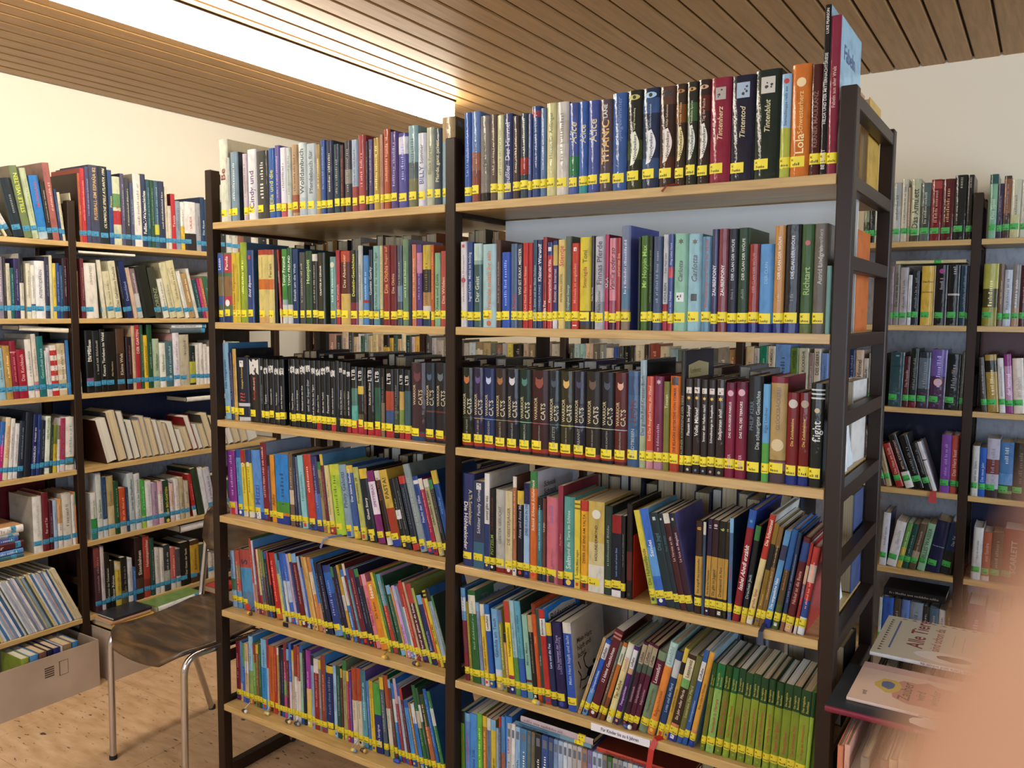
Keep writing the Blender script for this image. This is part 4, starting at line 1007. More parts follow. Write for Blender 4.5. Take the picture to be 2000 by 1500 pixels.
-485 219 245 160 1b4a90 c=163f70 t=wanderer|5a90d0|.5|.8|.4|u
@R4 main 3 12 P 0
160 370 250 0 28346a t=Die_Höhlenkinder|e8e0d0|.18|.7|.6|a t=A.Th.Sonnleitner|c0b890|.45|.83|.4|D
532 349 234 1 333c5a t=Schlüter_Family_Game|c8ccd8|.4|.9|.38|u b=0:.3:35607c e=q:d0d0d0:.94:.4
883 162 257 1 dadad6 b=0:.48:24386c t=sonst_gibt_was|3a3a3a|.52|.9|.5|u
1046 174 218 1 131210 t=POTZELM|7c9a38|.2|.45|.5|u g=6a2020|.5|.9
1221 319 219 2 b6b6ae t=GEISTER_GESUCHT|5a5c58|.35|.8|.4|u b=0:.06:802020
1541 220 219 2 cfc299 t=DIE_GEISTERJÄGER|6a5c3c|.35|.8|.45|u b=0:.06:802020
1762 121 259 2 a56d4a c=6a4530
1884 220 224 2 151321 t=Anna_und_Anne_Marie|a0a0b8|.45|.9|.4|u
2105 171 246 3 98b8da b=0:.15:16245c;.78:1:1c1c4c t=DREI_EULEN_IN_DER_NACHT|24305c|.45|.95|.55|u
2277 224 278 3 cf682b t=Schnick_Schnack_Schabernack|f0d8c0|.45|.92|.5|i c=d4d8e4 C=Schnick_Schnack|3a2428|.76|.9
2502 150 214 3 397888
2653 101 213 3 6a3a30 b=0:.1:203c70 t=Le_Jojo|d8b898|.6|.95|.5|u
2755 357 219 4 c76c7c t=DIE_ELCHE|6a70c8|.7|.9|.4|u t=Jutta_von|a04858|.2|.35|.35|u c=b8a890
3114 142 251 4 8a3343 c=7c2834 t=Paul_Maar|b86870|.4|.6|.4|u
3257 319 226 4 5a9c94 b=0:.09:1c3480 t=und_die_Tiere_im_Schnee|c8e0d8|.35|.85|.35|u t=Selm|d0e8e0|.2|.35|.6|u
3578 159 220 5 dcc846 t=wollte_Maxi_sagen|6a5820|.15|.45|.4|u b=.9:.92:8a6a20;.95:.97:8a6a20
3737 225 222 5 e2a62a t=DIVER_DIE_EINS_AM_YALTA|5a3a10|.3|.85|.4|u
3963 427 224 5 c4ac5c b=0:.3:d6d4c8;.3:.55:ccc08c t=HOLUNDERMOND|2a2418|.35|.74|.5|u e=o:dcdcd0:.86:.5
4390 205 217 5 2a3d35 c=1c2a26
4594 243 198 5 12182a b=.78:1:8a1c20;0:.08:e0e0e4 t=Lasst_nicht_auf_einem_Blatt|6a9ad0|.25|.6|.4|u
4837 107 199 5 141618
4970 148 230 5 1b1411 b=.2:.5:5a2420 n
5610 169 221 130 d6c848 b=.0:.5:a8b848 t=Die_Hühnerbande|6a4018|.2|.7|.5|u
5783 216 227 130 3a6dca b=0:.08:14247c;.3:.6:5a98d8 c=5aa0c8 t=Sandei|e0e8f0|.5|.8|.4|u
6005 214 220 130 1a3038 t=Die_Jagd|3a7080|.6|.9|.4|u e=q:d0d4d4:.94:.3
6224 121 222 130 1e2e36 t=Der_Schatz|3a6070|.6|.9|.4|u e=q:d0d4d4:.94:.3
6348 152 224 130 441a20 t=La_Verona_en_lila|c0a0a0|.5|.85|.4|u e=q:d8d4d4:.94:.3
6504 153 226 130 36182c t=Le_loca_en_Magalant|c0a0b0|.5|.85|.4|u e=q:d8d4d4:.94:.3 c=6a6cb8
6651 177 214 0 38231a b=.2:.62:c09848 t=Der_Angriff_des_Löwenadler|3a2418|.22|.6|.4|u t=8|d0a050|.9|.98|.5|u
6828 66 213 0 3c5068 n
6894 107 222 -10 261838 b=.2:.62:b89040 t=Die_Blitz_bei_Nachtsaite|3a2418|.22|.6|.4|u t=11|d0c0e0|.9|.98|.5|u
7001 149 221 -10 2c1418 b=.2:.62:b89040 t=Da_gibt_im_Jugend|3a2418|.22|.6|.4|u t=18|e0d0d0|.9|.98|.5|u
7150 161 220 -10 15150e b=.2:.62:b89040 t=Dreimannd_in_Not|3a2418|.22|.6|.4|u t=6|c0d080|.9|.98|.5|u
7311 80 220 -10 29200f b=.2:.62:b89040 t=10|d0b060|.9|.98|.5|u
7430 88 230 0 4a6b92 t=Silbenklee|a02838|.4|.68|.5|u c=22364c
7518 167 256 -72 891c28 t=Isabel_Abedi_erzählt|f0e8e4|.28|.75|.55|i e=s:5a90b0:.9:.5 c=1a3c98
7713 121 223 -72 141a1c b=.85:1:3a7a40;0:.12:d8a838 t=Drachen_Jack|a0b0b8|.25|.8|.5|u
7834 139 253 -102 dcc990 b=.6:1:b03428;0:.1:d8d4c8 t=Die_Schatzinsel|f0e0d0|.72|.97|.5|u t=große_Spiel|a03030|.15|.55|.4|u c=c8c8c0
8018 104 235 -92 8a6b20 b=.55:.8:1c1810 t=Millionen|c0a060|.2|.5|.4|u c=6a5420
8123 100 228 -92 7a5c30 b=.6:.8:2c2010
8224 128 223 -102 5a92c2 b=0:.1:18308c;.7:.85:3a3c5c t=Die_vergessliche_Nixe|e8f0f8|.2|.6|.45|u c=2a8cd0
8394 134 227 -92 524628 b=.6:1:2a5a98;.0:.25:4c5c2c g=c07040|.4|.6 c=2c64ac
8570 85 222 -82 243858 b=.0:.15:8a5c40
8655 163 213 -92 581a20 b=0:.1:c89c90;.75:.95:2a4480 t=Nickel_ist_die_Beste|c89080|.3|.65|.5|u
8857 64 204 -82 9a2c28 b=0:.12:d0c8c4;.55:.75:c8b090;.4:.55:4a5c70
8922 151 195 -82 b03830 b=0:.2:d8dce0;.2:.4:2a4c90;.6:.8:d0c0b0
@L5 main 4 45 P 0
-9650 229 192 44 9ab8d8 b=.3:.5:4a7c50
-9412 230 196 46 b85444 b=0:.3:5a98c0;.5:.75:8a7c58
-9165 566 204 51 4a92c2 b=.7:1:a84c44;0:.3:5a7ca0 t=S|203050|.75|.85|.5|u c=4a2420
-8558 102 249 62 b04430 b=0:.4:b890a8 c=3a6a34
-8438 103 243 65 c8ccdc b=0:.4:c08c60 c=5a98d8
-8321 104 218 69 7c2038
-8202 104 218 73 d6c890 b=0:.3:9a2c30
-8082 136 220 77 8a7c50 b=.2:.6:4a5c74
-7929 101 218 81 5c3a3c b=.6:1:5c8c48
-7812 129 216 85 23343c c=14244c
-7666 100 218 89 3a2a2c b=.5:1:b83a34
-7539 285 217 96 b8281c b=0:.1:d07030 c=13205c
-7220 140 219 103 d0c878 b=.7:1:5c90a8
-7060 94 224 108 5888b0
-6951 125 226 111 d0d4e0 b=.6:1:2a5ac0
-6811 178 227 114 3868c8 b=.3:.6:b8c8e0 c=1c2c60
-6617 123 227 117 b8a8c4
-6480 124 232 120 26346c
-6339 226 233 123 6a1b20 g=b8989c c=501818
-6093 121 228 127 b0bcd8
-5961 78 228 129 3a64c0
-5873 119 232 131 c89c50
-5740 122 232 133 d6ae6c
-5602 172 233 136 c67f46 c=c8b070 b=.5:.8:d8ccb0
-5416 121 232 138 3a82d2 b=0:.4:c89070
-5284 122 223 140 1c2430 g=a0a0b0
-5148 195 222 142 1a2444 c=2a1820
-4930 361 219 147 243f84 b=0:.15:6a98c8;.6:.9:2a66b8 c=10182c
-4541 111 222 150 1e2030
-4417 164 223 153 241f40 g=6a6894
-4237 114 233 155 c09a34 b=.4:.6:d8d4c8
-4111 138 221 157 3a7ac8 b=.5:.9:d4d4d0 t=Schatzkarte|e0e8f0|.2|.5|.4|u
-3959 113 242 159 6a1c24 b=.85:1:d8c8b8 c=5c2028
-3834 104 229 161 5a8c9c
-3717 215 230 163 6a2030 c=2a68a8
-3481 178 234 165 1c2038
-3288 64 220 167 202428
-3215 179 222 169 d6788a t=Nana_Hattann|8a2c48|.3|.7|.6|u b=.85:1:e0a0b0
-3016 243 204 172 e08a30 t=Ich_kann|6a3010|.45|.7|.6|u t=lesen|f0f0e8|.75|.97|.6|u
-2753 106 237 174 d0b83c
-2637 86 236 175 3a7a44
-2544 177 235 176 b03c34 b=.6:1:5aa0b0 c=c0a0c8
-2356 87 233 176 284c38
-2262 175 207 177 2c5a48
-2077 64 206 178 d89850
-2008 130 211 178 c8a2da t=Elfen_im_Mai|8a4c9c|.2|.6|.5|u b=.8:.95:b8c0d8 c=a090b0
-1869 107 212 179 7c94b4
-1755 85 219 179 d8d8d4 b=.7:1:a82c38
-1664 127 232 180 b04030 c=3c4c60
-1528 84 230 180 d0a888
-1436 210 226 181 481426 t=Hurra!_wir_gehen_in_die_Schule|e8d8d8|.15|.75|.55|u b=.75:1:b03c38 c=8a9c50
-1212 102 219 182 9cac58 c=7c8c48
-1102 186 200 183 222c60 t=Maulwürfe|8090c8|.2|.6|.4|u
-903 81 196 183 c86038
-816 122 219 184 d8c038 b=.9:.93:3a3418;.95:.98:3a3418 t=Max_und_Mia|5c4c10|.3|.7|.5|u
-684 153 226 185 9ab0c4 g=5c6474 c=2c6cb4
-521 81 210 185 687c6c c=38453a
@L6 main 5 50 P 0
-9650 241 202 6 7a1c2c
-9408 110 208 7 5a8cc8 b=0:.3:c8b090
-9298 120 206 7 3866bc b=.6:1:60984c
-9176 190 208 7 c8b08c b=0:.15:3458b0;.5:.7:d8d8d8
-8985 215 237 7 9ac8e2 b=0:.12:c87048;.12:.5:8cac58 c=4a9ce0
-8768 160 216 8 699a48 b=.7:1:8a3a30
-8607 132 215 8 8a5a3a
-8474 132 220 8 2c5c38
-8340 262 242 9 2a8ad0 b=.6:1:7cb8e0 c=15181c
-8077 103 246 9 a8c0dc b=.6:1:a83440 c=2c6cd0
-7973 257 227 9 c0602c g=7c3414
-7714 127 227 10 a6382a
-7586 101 228 10 c09c5c
-7484 101 234 10 202430
-7382 126 228 11 182440 b=0:.12:2c54a8
-7256 125 254 11 b04a7e b=.3:.5:68a048;.6:1:902c38 c=a088a0
-7130 124 234 11 5c1c28
-7005 123 255 11 3a6bc8 b=0:.1:1c3c98;.1:.5:d8c8d8 c=28489c
-6881 98 235 12 c8bc98
-6781 146 252 12 e0dcdc b=.6:1:a03c2c t=Hund_und_Katz|5a5a88|.15|.55|.4|u
-6634 145 254 12 9c4c40 b=0:.55:d8d4c8
-6487 120 263 12 9ac0a8 c=5ca0d4
-6366 120 247 13 1c2034
-6245 234 251 13 9a3a9a b=0:.5:d6c254 c=8c54b0
-6009 136 240 13 88acd0
-5872 216 232 14 8a2a28 b=.8:1:dcd4d0
-5655 107 232 14 7c7c7c
-5547 187 251 14 8a4030 b=0:.15:a03c2c c=4a98e4
-5358 343 222 15 1b2b5e g=6c84b4 c=141c3c
-5009 127 229 16 9ac0e2
-4876 178 231 18 1f4a40 c=20443c
-4694 74 226 19 5c3428
-4615 177 255 20 a8a06e c=74846c
-4433 98 225 21 a83050
-4331 89 225 22 6a4a9c
-4236 209 240 24 d6cab0 b=.58:1:b04828 c=c0a088
-4015 190 245 27 d2cab0 b=.58:1:b04828 c=3060a8
-3803 205 244 32 5a98a8 b=.6:1:40788c c=6c54a0
-3581 110 214 36 4c80c0
-3457 161 218 40 d6b636 b=.75:1:c0a030
-3274 273 216 45 1b2a6c b=.55:1:4c9c44 t=Mein_Sandgras|c0c8e0|.1|.5|.3|u
-2970 167 240 53 50606c
-2752 170 250 65 d6cebc b=.6:1:a84c28;.0:.1:c0b850 c=105c44
-2536 103 241 76 68383c c=3c9c54
-2398 110 233 84 3474c4 b=.5:.8:dcdcd8
-2259 116 251 91 903840 b=.7:1:c0a8b8 c=2c74cc
-2118 90 236 96 b4bcc8
-2005 101 228 102 5c3040
-1879 161 195 109 4c94d8 c=3a84d4
-1691 93 192 115 98784c
-1576 139 192 121 3a7cd0 b=.7:1:d8dce0
-1416 140 250 126 2c6838 b=.5:.7:d0c0a8 c=1c4c2c
-1253 93 246 130 3c5c48 b=.6:.8:dcdcd8
-1137 177 228 136 b0683c b=.6:1:2c4c2c
-930 130 251 141 2968b4 c=1c2c5c
-773 133 248 146 3a7c48 b=.6:.8:dcdcd8 c=2c5a94
@R5 main 4 18 P 0
217 162 255 40 6a9cca b=0:.65:7c2434;.75:.9:d0d8e0 c=3a74b0
408 91 220 47 8a8230 g=d0c860
511 234 253 50 2a6030 b=.75:.95:d8d4c4 c=3c6c50 C=Tiere|586c8c|.78|.95 Q=c0ccd8:.45:.95:.78:.97
756 117 224 53 8090b4
882 150 222 55 d8b83e t=Kobold_und_Drachen|6a4c14|.2|.8|.4|u
1035 163 225 56 2658a8 b=.68:.88:e0e0dc;.88:1:2a70b8 t=LeseRabe|26262c|.7|.86|.5|u
1246 222 217 57 7ab0da t=Gundula_am_Teich|2c4c78|.4|.95|.45|u b=0:.1:b0a080;.1:.25:d0d8dc
1472 129 218 58 8a8c38 b=.85:1:6474a4
1602 87 158 58 c08c4c
1691 168 246 59 e8d02a b=.77:1:b03c34;0:.17:1c2c78;.17:.2:a83038 t=Schlangengeschichten|5c4c10|.4|.72|.45|u
1863 153 251 59 9ac2cc b=0:.4:589044 c=5a9ccc
2019 187 253 60 5ca4bc b=0:.4:2c5cb0 c=22403c
2237 164 221 60 88b8a8 b=.2:.23:6c2420;.0:.2:6c9ca0 t=Minna_Melon|3c5c54|.4|.8|.4|u
2402 146 224 60 1c1a18 b=.8:1:c0a070
2548 127 254 60 c85426 b=.9:1:7c3420 t=Timo|e0a060|.6|.8|.4|u
2676 86 244 60 2a4a42 t=Die_Mutige|90b0a4|.4|.9|.4|u c=c0c8c0
2763 171 246 60 b63029 b=.72:.9:e0e0dc t=Bildermaus|24242c|.73|.89|.5|u c=2a8ae0 C=Bildermaus|24242c|.8|.93 Q=dcdcd8:.1:.85:.8:.93
2935 170 215 60 1c2a52 t=Lara_und_die_Fee|c8d0e8|.45|.75|.4|u
3106 279 220 58 241f52 t=Das_Internat_der_Tiere|9c98c8|.45|.85|.35|u t=Locke_stille_Überraschung|7c78a8|.4|.85|.3|r c=1c2440
3436 237 226 56 2b53ac t=Mein_Herz_hüpft_und_lacht|9cb4dc|.3|.9|.35|u c=c6c4bc C=Mein~Herz_hüpft~und_lacht!|3a3428|.55|.8 D=15130f
3674 86 220 -180 b89a6c b=.4:.7:b8b0a0
3786 140 216 -175 2858b8 b=.75:.95:dcdce0;0:.35:5a90d0 t=LaRabe|26262c|.77|.93|.5|u t=Drachengeschichten|c0d0f0|.3|.7|.4|u
3953 213 247 -170 571b28 b=.9:.92:b87868;.94:.96:b87868 t=12_kleine_Geschichten|e8dcdc|.4|.8|.42|u c=48161e
4216 74 217 -160 6c5c48 b=.7:.95:5c6c64
4293 114 218 -160 b8692c b=.72:.95:c8d0b8;.0:.3:7c4424 t=Lesespatz|3c3428|.75|.92|.4|u c=2a544c
4452 166 218 -150 e0d49a b=.8:.98:dcdcd4 t=Tier-Rallye|3a2c1c|.3|.6|.5|u t=Lesebild|c08898|.65|.9|.5|u c=9cc8b4
4664 126 214 -140 481a68 b=.72:.95:dcdce0;.65:.72:c8a080 t=LaRabe|26262c|.74|.93|.5|u t=Feengeschichten|d0b8e0|.25|.6|.45|u c=a8bcc0
4871 131 229 -135 3c1c30 b=.75:.97:a89c80;.65:.75:4c5c50 t=LaRabe|26262c|.77|.95|.5|u t=Geisterstunde|b090a8|.3|.6|.4|u
5006 137 231 -135 4c1830 b=.75:.97:a89c80;.65:.75:4c5c50 t=LaRabe|26262c|.77|.95|.5|u t=Schulgeschichten|b090a8|.3|.6|.4|u
5147 123 227 -135 521a34 b=.75:.97:a89c80;.65:.75:4c5c50 t=LaRabe|26262c|.77|.95|.5|u t=Ballgeschichten|b090a8|.3|.6|.4|u
5309 218 213 -130 788e70 b=.6:.9:5c1830 t=Lesesafari|d8c8c0|.62|.85|.45|u t=Pferdegeschichten|3c4c38|.25|.55|.4|u
5532 196 242 -130 e2893e b=.75:1:b0d4d0 t=Lesebild|8c98a0|.77|.97|.5|u t=Ballgeschichten|8c4c14|.2|.55|.4|u c=a8d8d8
5775 167 224 -120 1b3a68 b=.7:.9:c0c4c8;0:.15:c8b038 t=Lotta_und_das_Pferd|90b0d8|.3|.65|.4|u
5945 112 236 -120 c8a23e b=.72:.85:18181c;.85:1:d0b848 t=Das_schönste_Abenteuer|6c4c18|.3|.7|.4|u c=b0b060
6060 192 223 -120 37241c b=0:.12:24389c;.12:.2:c87c60;.72:.95:d8d4b0;.62:.72:70a860 t=Lesespatz|5c2c28|.74|.94|.5|u t=Ein_Jahr_voller_Pferde|d8c8b0|.25|.6|.4|u c=b0b458
6276 147 224 -115 6a6a38 b=.0:.15:2c58a0 t=Leserabe_Das_Pferd|b0b080|.3|.8|.4|u
6426 111 242 -115 2a5a9e b=.68:.88:d8d8d4 t=LaRabe|26262c|.7|.86|.5|u t=Drachengeschichten|a0b8d8|.25|.65|.35|u c=2c4c94
6561 133 240 -110 d9a03c b=0:.12:24409c;.12:.18:d08c70 t=Eine_Liebe_in_Fellmaas|6c4414|.4|.75|.4|u c=a8d0e0
6850 115 215 -70 6a7a26 b=.72:1:244c1c t=Das_magische|b8b048|.75|.95|.3|l t=Baumhaus|b8b048|.75|.93|.3|r t=Im_Tal_des_Löwen|b03c30|.22|.62|.36|u e=o:8c9c40:.05:.3 c=2c3c24
6985 182 215 -65 8cb860 b=.72:1:1c6c3c t=Das_magische|b8b048|.75|.95|.3|l t=Baumhaus|b8b048|.75|.93|.3|r t=Abenteuer_in_Olympia|b03c30|.22|.62|.36|u e=o:8c9c40:.05:.3 c=2c3c24
7187 166 215 -60 6f7f28 b=.72:1:244c1c t=Das_magische|b8b048|.75|.95|.3|l t=Baumhaus|b8b048|.75|.93|.3|r t=Gefahr_in_der_Feuerstadt|b03c30|.22|.62|.36|u e=o:8c9c40:.05:.3 c=2c3c24
7373 153 214 -55 88a834 b=.72:1:1c5c34 t=Das_magische|b8b048|.75|.95|.3|l t=Baumhaus|b8b048|.75|.93|.3|r t=Das_Geheimnis_Theaters|b03c30|.22|.62|.36|u e=o:8c9c40:.05:.3 c=2c3c24
7545 146 216 -50 7c8c2c b=.72:1:1c4424 t=Das_magische|b8b048|.75|.95|.3|l t=Baumhaus|b8b048|.75|.93|.3|r t=Schiffe_von_Atlantis|b03c30|.22|.62|.36|u e=o:8c9c40:.05:.3 c=2c3c24
7710 167 209 -45 809430 b=.72:1:1c4824 t=Das_magische|b8b048|.75|.95|.3|l t=Baumhaus|b8b048|.75|.93|.3|r t=Geheimauftrag_in_Paris|b03c30|.22|.62|.36|u e=o:8c9c40:.05:.3 c=2c3c24
7895 170 211 -40 84982c b=.72:1:1c4824 t=Das_magische|b8b048|.75|.95|.3|l t=Baumhaus|b8b048|.75|.93|.3|r t=Das_verwunschene_Einhorn|b03c30|.22|.62|.36|u e=o:8c9c40:.05:.3 c=2c3c24
8084 163 206 -35 84982c b=.72:1:1c4420 t=Das_magische|b8b048|.75|.95|.3|l t=Baumhaus|b8b048|.75|.93|.3|r t=Angriff_des_Wolkendrachen|b03c30|.22|.62|.36|u e=o:8c9c40:.05:.3 c=2c3c24
8265 161 207 -30 8aa030 b=.72:1:1c4420 t=Das_magische|b8b048|.75|.95|.3|l t=Baumhaus|b8b048|.75|.93|.3|r t=Der_weiße_Flug_Leonardo|b03c30|.22|.62|.36|u e=o:8c9c40:.05:.3 c=2c3c24
8427 185 204 -30 809430 b=.72:1:1c4420 t=Das_magische|b8b048|.75|.95|.3|l t=Baumhaus|b8b048|.75|.93|.3|r t=Pinguin_der_Eiszeit|b03c30|.22|.62|.36|u e=o:8c9c40:.05:.3 c=2c3c24
8613 183 205 -30 7c9028 b=.72:1:1c4420 t=Das_magische|b8b048|.75|.95|.3|l t=Baumhaus|b8b048|.75|.93|.3|r t=Seeungeheuer|b03c30|.22|.62|.36|u e=o:8c9c40:.05:.3 c=2c3c24
8796 171 205 -30 7c9028 b=.72:1:1c4420 t=Das_magische|b8b048|.75|.95|.3|l t=Baumhaus|b8b048|.75|.93|.3|r t=Den_schwarzen_Hof|b03c30|.22|.62|.36|u e=o:8c9c40:.05:.3 c=2c3c24
8967 210 200 -30 8aa030 b=.72:1:1c4420 t=Das_magische|b8b048|.75|.95|.3|l t=Baumhaus|b8b048|.75|.93|.3|r t=Im_Auge_des_Wirbelsturms|b03c30|.22|.62|.36|u e=o:8c9c40:.05:.3 c=2c3c24
9178 86 201 -30 94b040 b=.72:1:1c4420 n
@R6 main 5 30 P 0
30 119 229 10 5a9c30 c=5a9c30 g=c03c34
149 184 227 10 6a90d2 t=Leo_auf_dem_Mond|c04060|.4|.7|.4|u c=1c50b0
333 237 231 9 4a90da c=2c54a8 t=Das_kleine_Sofa|24488c|.2|.6|.4|u
571 172 237 9 6ab040 c=589c38
743 158 235 9 b07830 c=98642c
901 124 233 8 6c84ac g=24304c
1025 160 232 8 d0b83c c=988848 t=Das_sagt_mir|6c5818|.3|.7|.4|u
1185 94 212 8 98a8c0 n
1279 73 247 8 50586c
1352 125 249 8 5890cc b=0:.6:b87050
1477 213 254 8 3a80d2 c=2c70c4 t=Leonie|b03c60|.6|.9|.4|u
@wn1 wall 0 12 F 0
-898 196 207 260 8a8a80
-614 109 151 280 d2cca4
-491 212 134 280 2c2c2c b=.3:1:d8d4cc
-250 400 228 120 1b2830 c=5c5848
159 311 281 106 6a7a50 c=7c7060 t=STILLE_WELTEN|c8d040|.35|.9|.5|u
476 247 276 92 b6c29e g=7c8c30
726 376 251 78 2a78c0 t=DEUTSCHLAND|c03438|.5|.9|.6|u b=0:.12:b0c4cc
1106 180 233 72 29251f g=b0a898
1287 290 309 67 a05f58 c=98786c
1579 106 208 63 26406a
1685 124 197 60 cfc8ac
2180 50 200 55 cdc6a8
@wf1 wall 0 12 F 0
2415 129 286 10 b0553a c=3c2c24 t=DER_WEG|d08870|.4|.9|.4|u
2544 203 308 10 b83138 c=a04838 g=e0a0a0
2748 189 318 10 48486e
2937 427 328 10 40455c t=FUSSBALL-EM_ESPAÑA_82|c8a060|.3|.97|.4|u c=1c1c28
3364 402 329 10 1f272b t=OLYMPISCHE_SPIELE_ATLANTA_1996|d8d4b8|.2|.97|.5|i
3766 199 318 10 2c4a80 t=Fitness|c8c840|.5|.8|.5|u
3965 380 294 10 c6caae b=.3:.5:b03038;.55:.75:608c5c t=OLYMPIA_92|a83434|.3|.58|.5|u
4345 181 311 10 544f6c c=20202c
4526 252 294 10 3a3c44 g=c0c0b0
4778 173 278 10 4a5474
4951 386 318 10 dcd8d0 c=9c9488
5337 237 323 10 283252 t=Fußball-Weltgeschichte|f0f0e8|.18|.95|.6|u
5574 204 302 10 23505c
5777 181 302 10 2c5034
5959 244 302 10 38586c b=.2:.35:c0c03c
6202 308 303 10 2c3450 g=c8c8c0
6511 125 282 10 d0c4ac
6635 188 197 10 d0c8b8 g=7c7868
6823 228 254 10 b62b33 t=Tennis|e8c0b8|.4|.8|.5|u c=5c1820
7051 256 224 10 8c98a8
7307 220 221 10 d8b83c b=.5:1:e0e0d8
7527 631 227 10 dcdcd8 b=.4:.7:e0d8d4;0:.35:2c2828 t=LAUDA|b02c34|.45|.7|.8|u
8158 268 226 10 9c9ca0
8426 244 257 10 223c60 t=Die_Alpen|b8c4c8|.3|.7|.4|u
8670 426 249 10 2c4450
9096 349 248 10 b8b8b0
9445 425 246 10 343838
9870 360 262 10 c8c8bc
10231 366 261 10 c4c0b0
10596 371 259 10 8c5c4c
10967 452 270 10 3c3c40
11420 461 266 10 d0ccc0
11880 548 277 10 2c2c30
@wn2 wall 1 12 F 0
-1189 175 241 0 5c4c68
-1014 274 240 0 8a8494
-740 98 241 0 3a3434
-641 157 216 0 c8c4ac
-484 150 199 0 235c60
-334 201 237 0 342c58
-133 162 257 0 d8d4c4 b=.55:1:20202c
126 178 220 0 d8d4be
304 170 214 0 dcdcd4 b=.2:.27:2c3c80
474 407 232 0 e2e4e8 t=INTENTIDEREN|6c6c74|.35|.85|.6|u
881 170 251 0 33344c
1051 132 257 0 d2ccac n
1183 138 226 0 d8c44a
1321 149 227 0 2b4888 g=a0b0c8
1470 130 218 0 2c4c74
1599 211 248 0 34242c
1826 50 252 0 6a2b33 c=6c3038
2180 50 198 0 c8b48c n g=6c5838
@wf2 wall 1 12 F 0
2386 167 252 10 6a2a32 g=b89090
2594 549 234 20 e0dcd4 t=GESUNDHEIT|8c8478|.6|.95|.4|d
3265 35 251 50 d0ccb4 c=5c5c48
3300 184 250 50 d8d4c0 n
3557 345 203 70 cdc8a8
3904 335 249 70 d3ceb0 t=Das_Geheimnis_Foxholz|4c4838|.2|.9|.5|u
4330 114 251 90 1c1c28
4446 295 252 90 1c2a5c t=Deutschland|8c98c4|.3|.7|.4|u
4785 195 225 100 c8ac98 n
4983 255 221 100 7c6c74 b=0:.5:b8bcb8
5282 579 234 110 1d2018 n
5871 369 231 100 3a3d2f t=FLORENZ|8c9470|.1|.6|.6|u c=282c22
6279 304 181 110 d8d8c8
6621 357 258 120 cfcaa4 t=DAS_GROSSE_BUCH|7c7860|.2|.6|.6|u c=b0a888
6986 403 268 120 d0c79e c=c0b890
7439 220 223 130 dcdcd4
7665 322 213 130 a88c60
7996 169 237 130 d8d4c8 n
8169 252 186 120 1f4a50 c=9c9c8c
8427 166 192 120 a83068
8597 174 193 120 c07058 c=b8846c
8818 316 200 132 3c6c50
9142 340 213 125 d8d4cc
9490 345 226 119 c8c4b8
9843 423 227 111 5c2c30
10274 431 223 103 b8b49c
10713 440 218 95 dcd8d0
11159 449 226 87 2c4c5c
11613 692 228 77 c0bca8
@wn3 wall 2 12 F 0
-1313 242 207 30 b0c0c8
-1071 276 204 30 8fb6c8
-794 271 212 29 ae8a48
-523 228 230 28 8a1f34 b=.15:.17:c89890;.8:.82:c89890
-294 348 196 27 981c30 c=7c1828 t=Das_Kochbuch|e0a8a8|.35|.9|.4|u
54 259 236 26 dcd8d0 c=8c8880
313 190 257 25 d6ccc0 c=b0a898 b=.1:.25:c0808c
504 289 247 24 1f6a6c t=Gesundheit_heute|90c0b8|.3|.8|.5|u
794 73 188 24 d8d8d8
866 147 200 24 d0ccd0
1013 297 209 23 e0d8d0 b=0:.1:b83030;.2:.3:b83030;.4:.5:b83030;.6:.7:b83030;.8:.9:b83030
1310 352 215 22 c8b898 b=.1:.2:e0d8c8;.3:.4:e0d8c8;.5:.6:e0d8c8;.7:.8:e0d8c8
1662 148 229 21 3a76b6 g=4c88c8 c=18283c
2180 78 261 20 d4d0c0 c=9c9c94
@wf3 wall 2 12 F 0
2500 330 268 10 131312 t=Die_Planeten|e8e8e4|.5|.85|.4|u t=Erde_und_Mond|e8e8e4|.5|.85|.3|l b=.12:.24:8c5c88;.0:.06:1c1c20
2830 324 265 10 1a1c1c c=7c8c88 g=b0b0b0
3154 247 272 10 141412 t=Knaurs_Tierleben_im_Wald|e0e0dc|.25|.97|.5|u
3401 502 261 10 15120f c=1c1814 t=Alte_Haustiere|c0a880|.25|.5|.4|u
3903 398 273 10 35231a b=.6:1:4c3424 t=Kleine_Welt|c8b8a8|.25|.6|.35|u
4358 284 236 10 1e1420 g=8c4c4c
4642 152 286 10 c8a888
4794 254 290 10 a02c38 t=DER_GARTEN|e8c0b8|.55|.95|.5|u
5048 155 290 10 2c5034
5203 210 242 10 d8b42b t=Arbeitsbuch_und_Entdecken|5c4810|.25|.9|.4|u
5413 249 290 10 1c4a2b c=143820
5662 338 225 10 a6b69a t=Heilkräuter|2c5c34|.35|.7|.6|u
6000 330 205 10 e0e0d8 t=Heilpflanzen|4c7c50|.35|.75|.5|u
6330 392 212 10 48686f e=o:a8b8b8:.22:.3
6723 354 250 10 dcd8e0 c=c89c98 g=a08080
7076 524 241 10 b6ae96 g=5c5848|.6|.9
7601 334 186 10 1c2416 b=.05:.6:b0b038
7934 202 191 10 dcd8d0
8137 238 199 10 d8d4cc
8375 206 193 10 e0d8d4
8581 334 180 10 dcd8d0
8915 352 191 10 b0a898
9268 430 207 10 d0ccc4
9697 437 194 10 dcdcd4
10134 445 199 10 c8c4b8
10579 529 186 10 6c7c68
11108 462 190 10 3c5c58
11571 630 183 10 d8d8d4
@wn4 wall 3 12 F 0
-1545 219 237 -60 2c5c9c
-1324 186 234 -60 b03078 b=.6:1:2c68b0
-1130 200 249 -58 d8c8a8 t=Kinderkrankheiten|c87838|.35|.9|.6|u c=b0a890
-922 170 242 -57 dcd8d4
-745 182 221 -55 d8d8dc
-555 221 229 -53 232c3c c=1c1c20
-325 297 262 -51 1a1e2a n
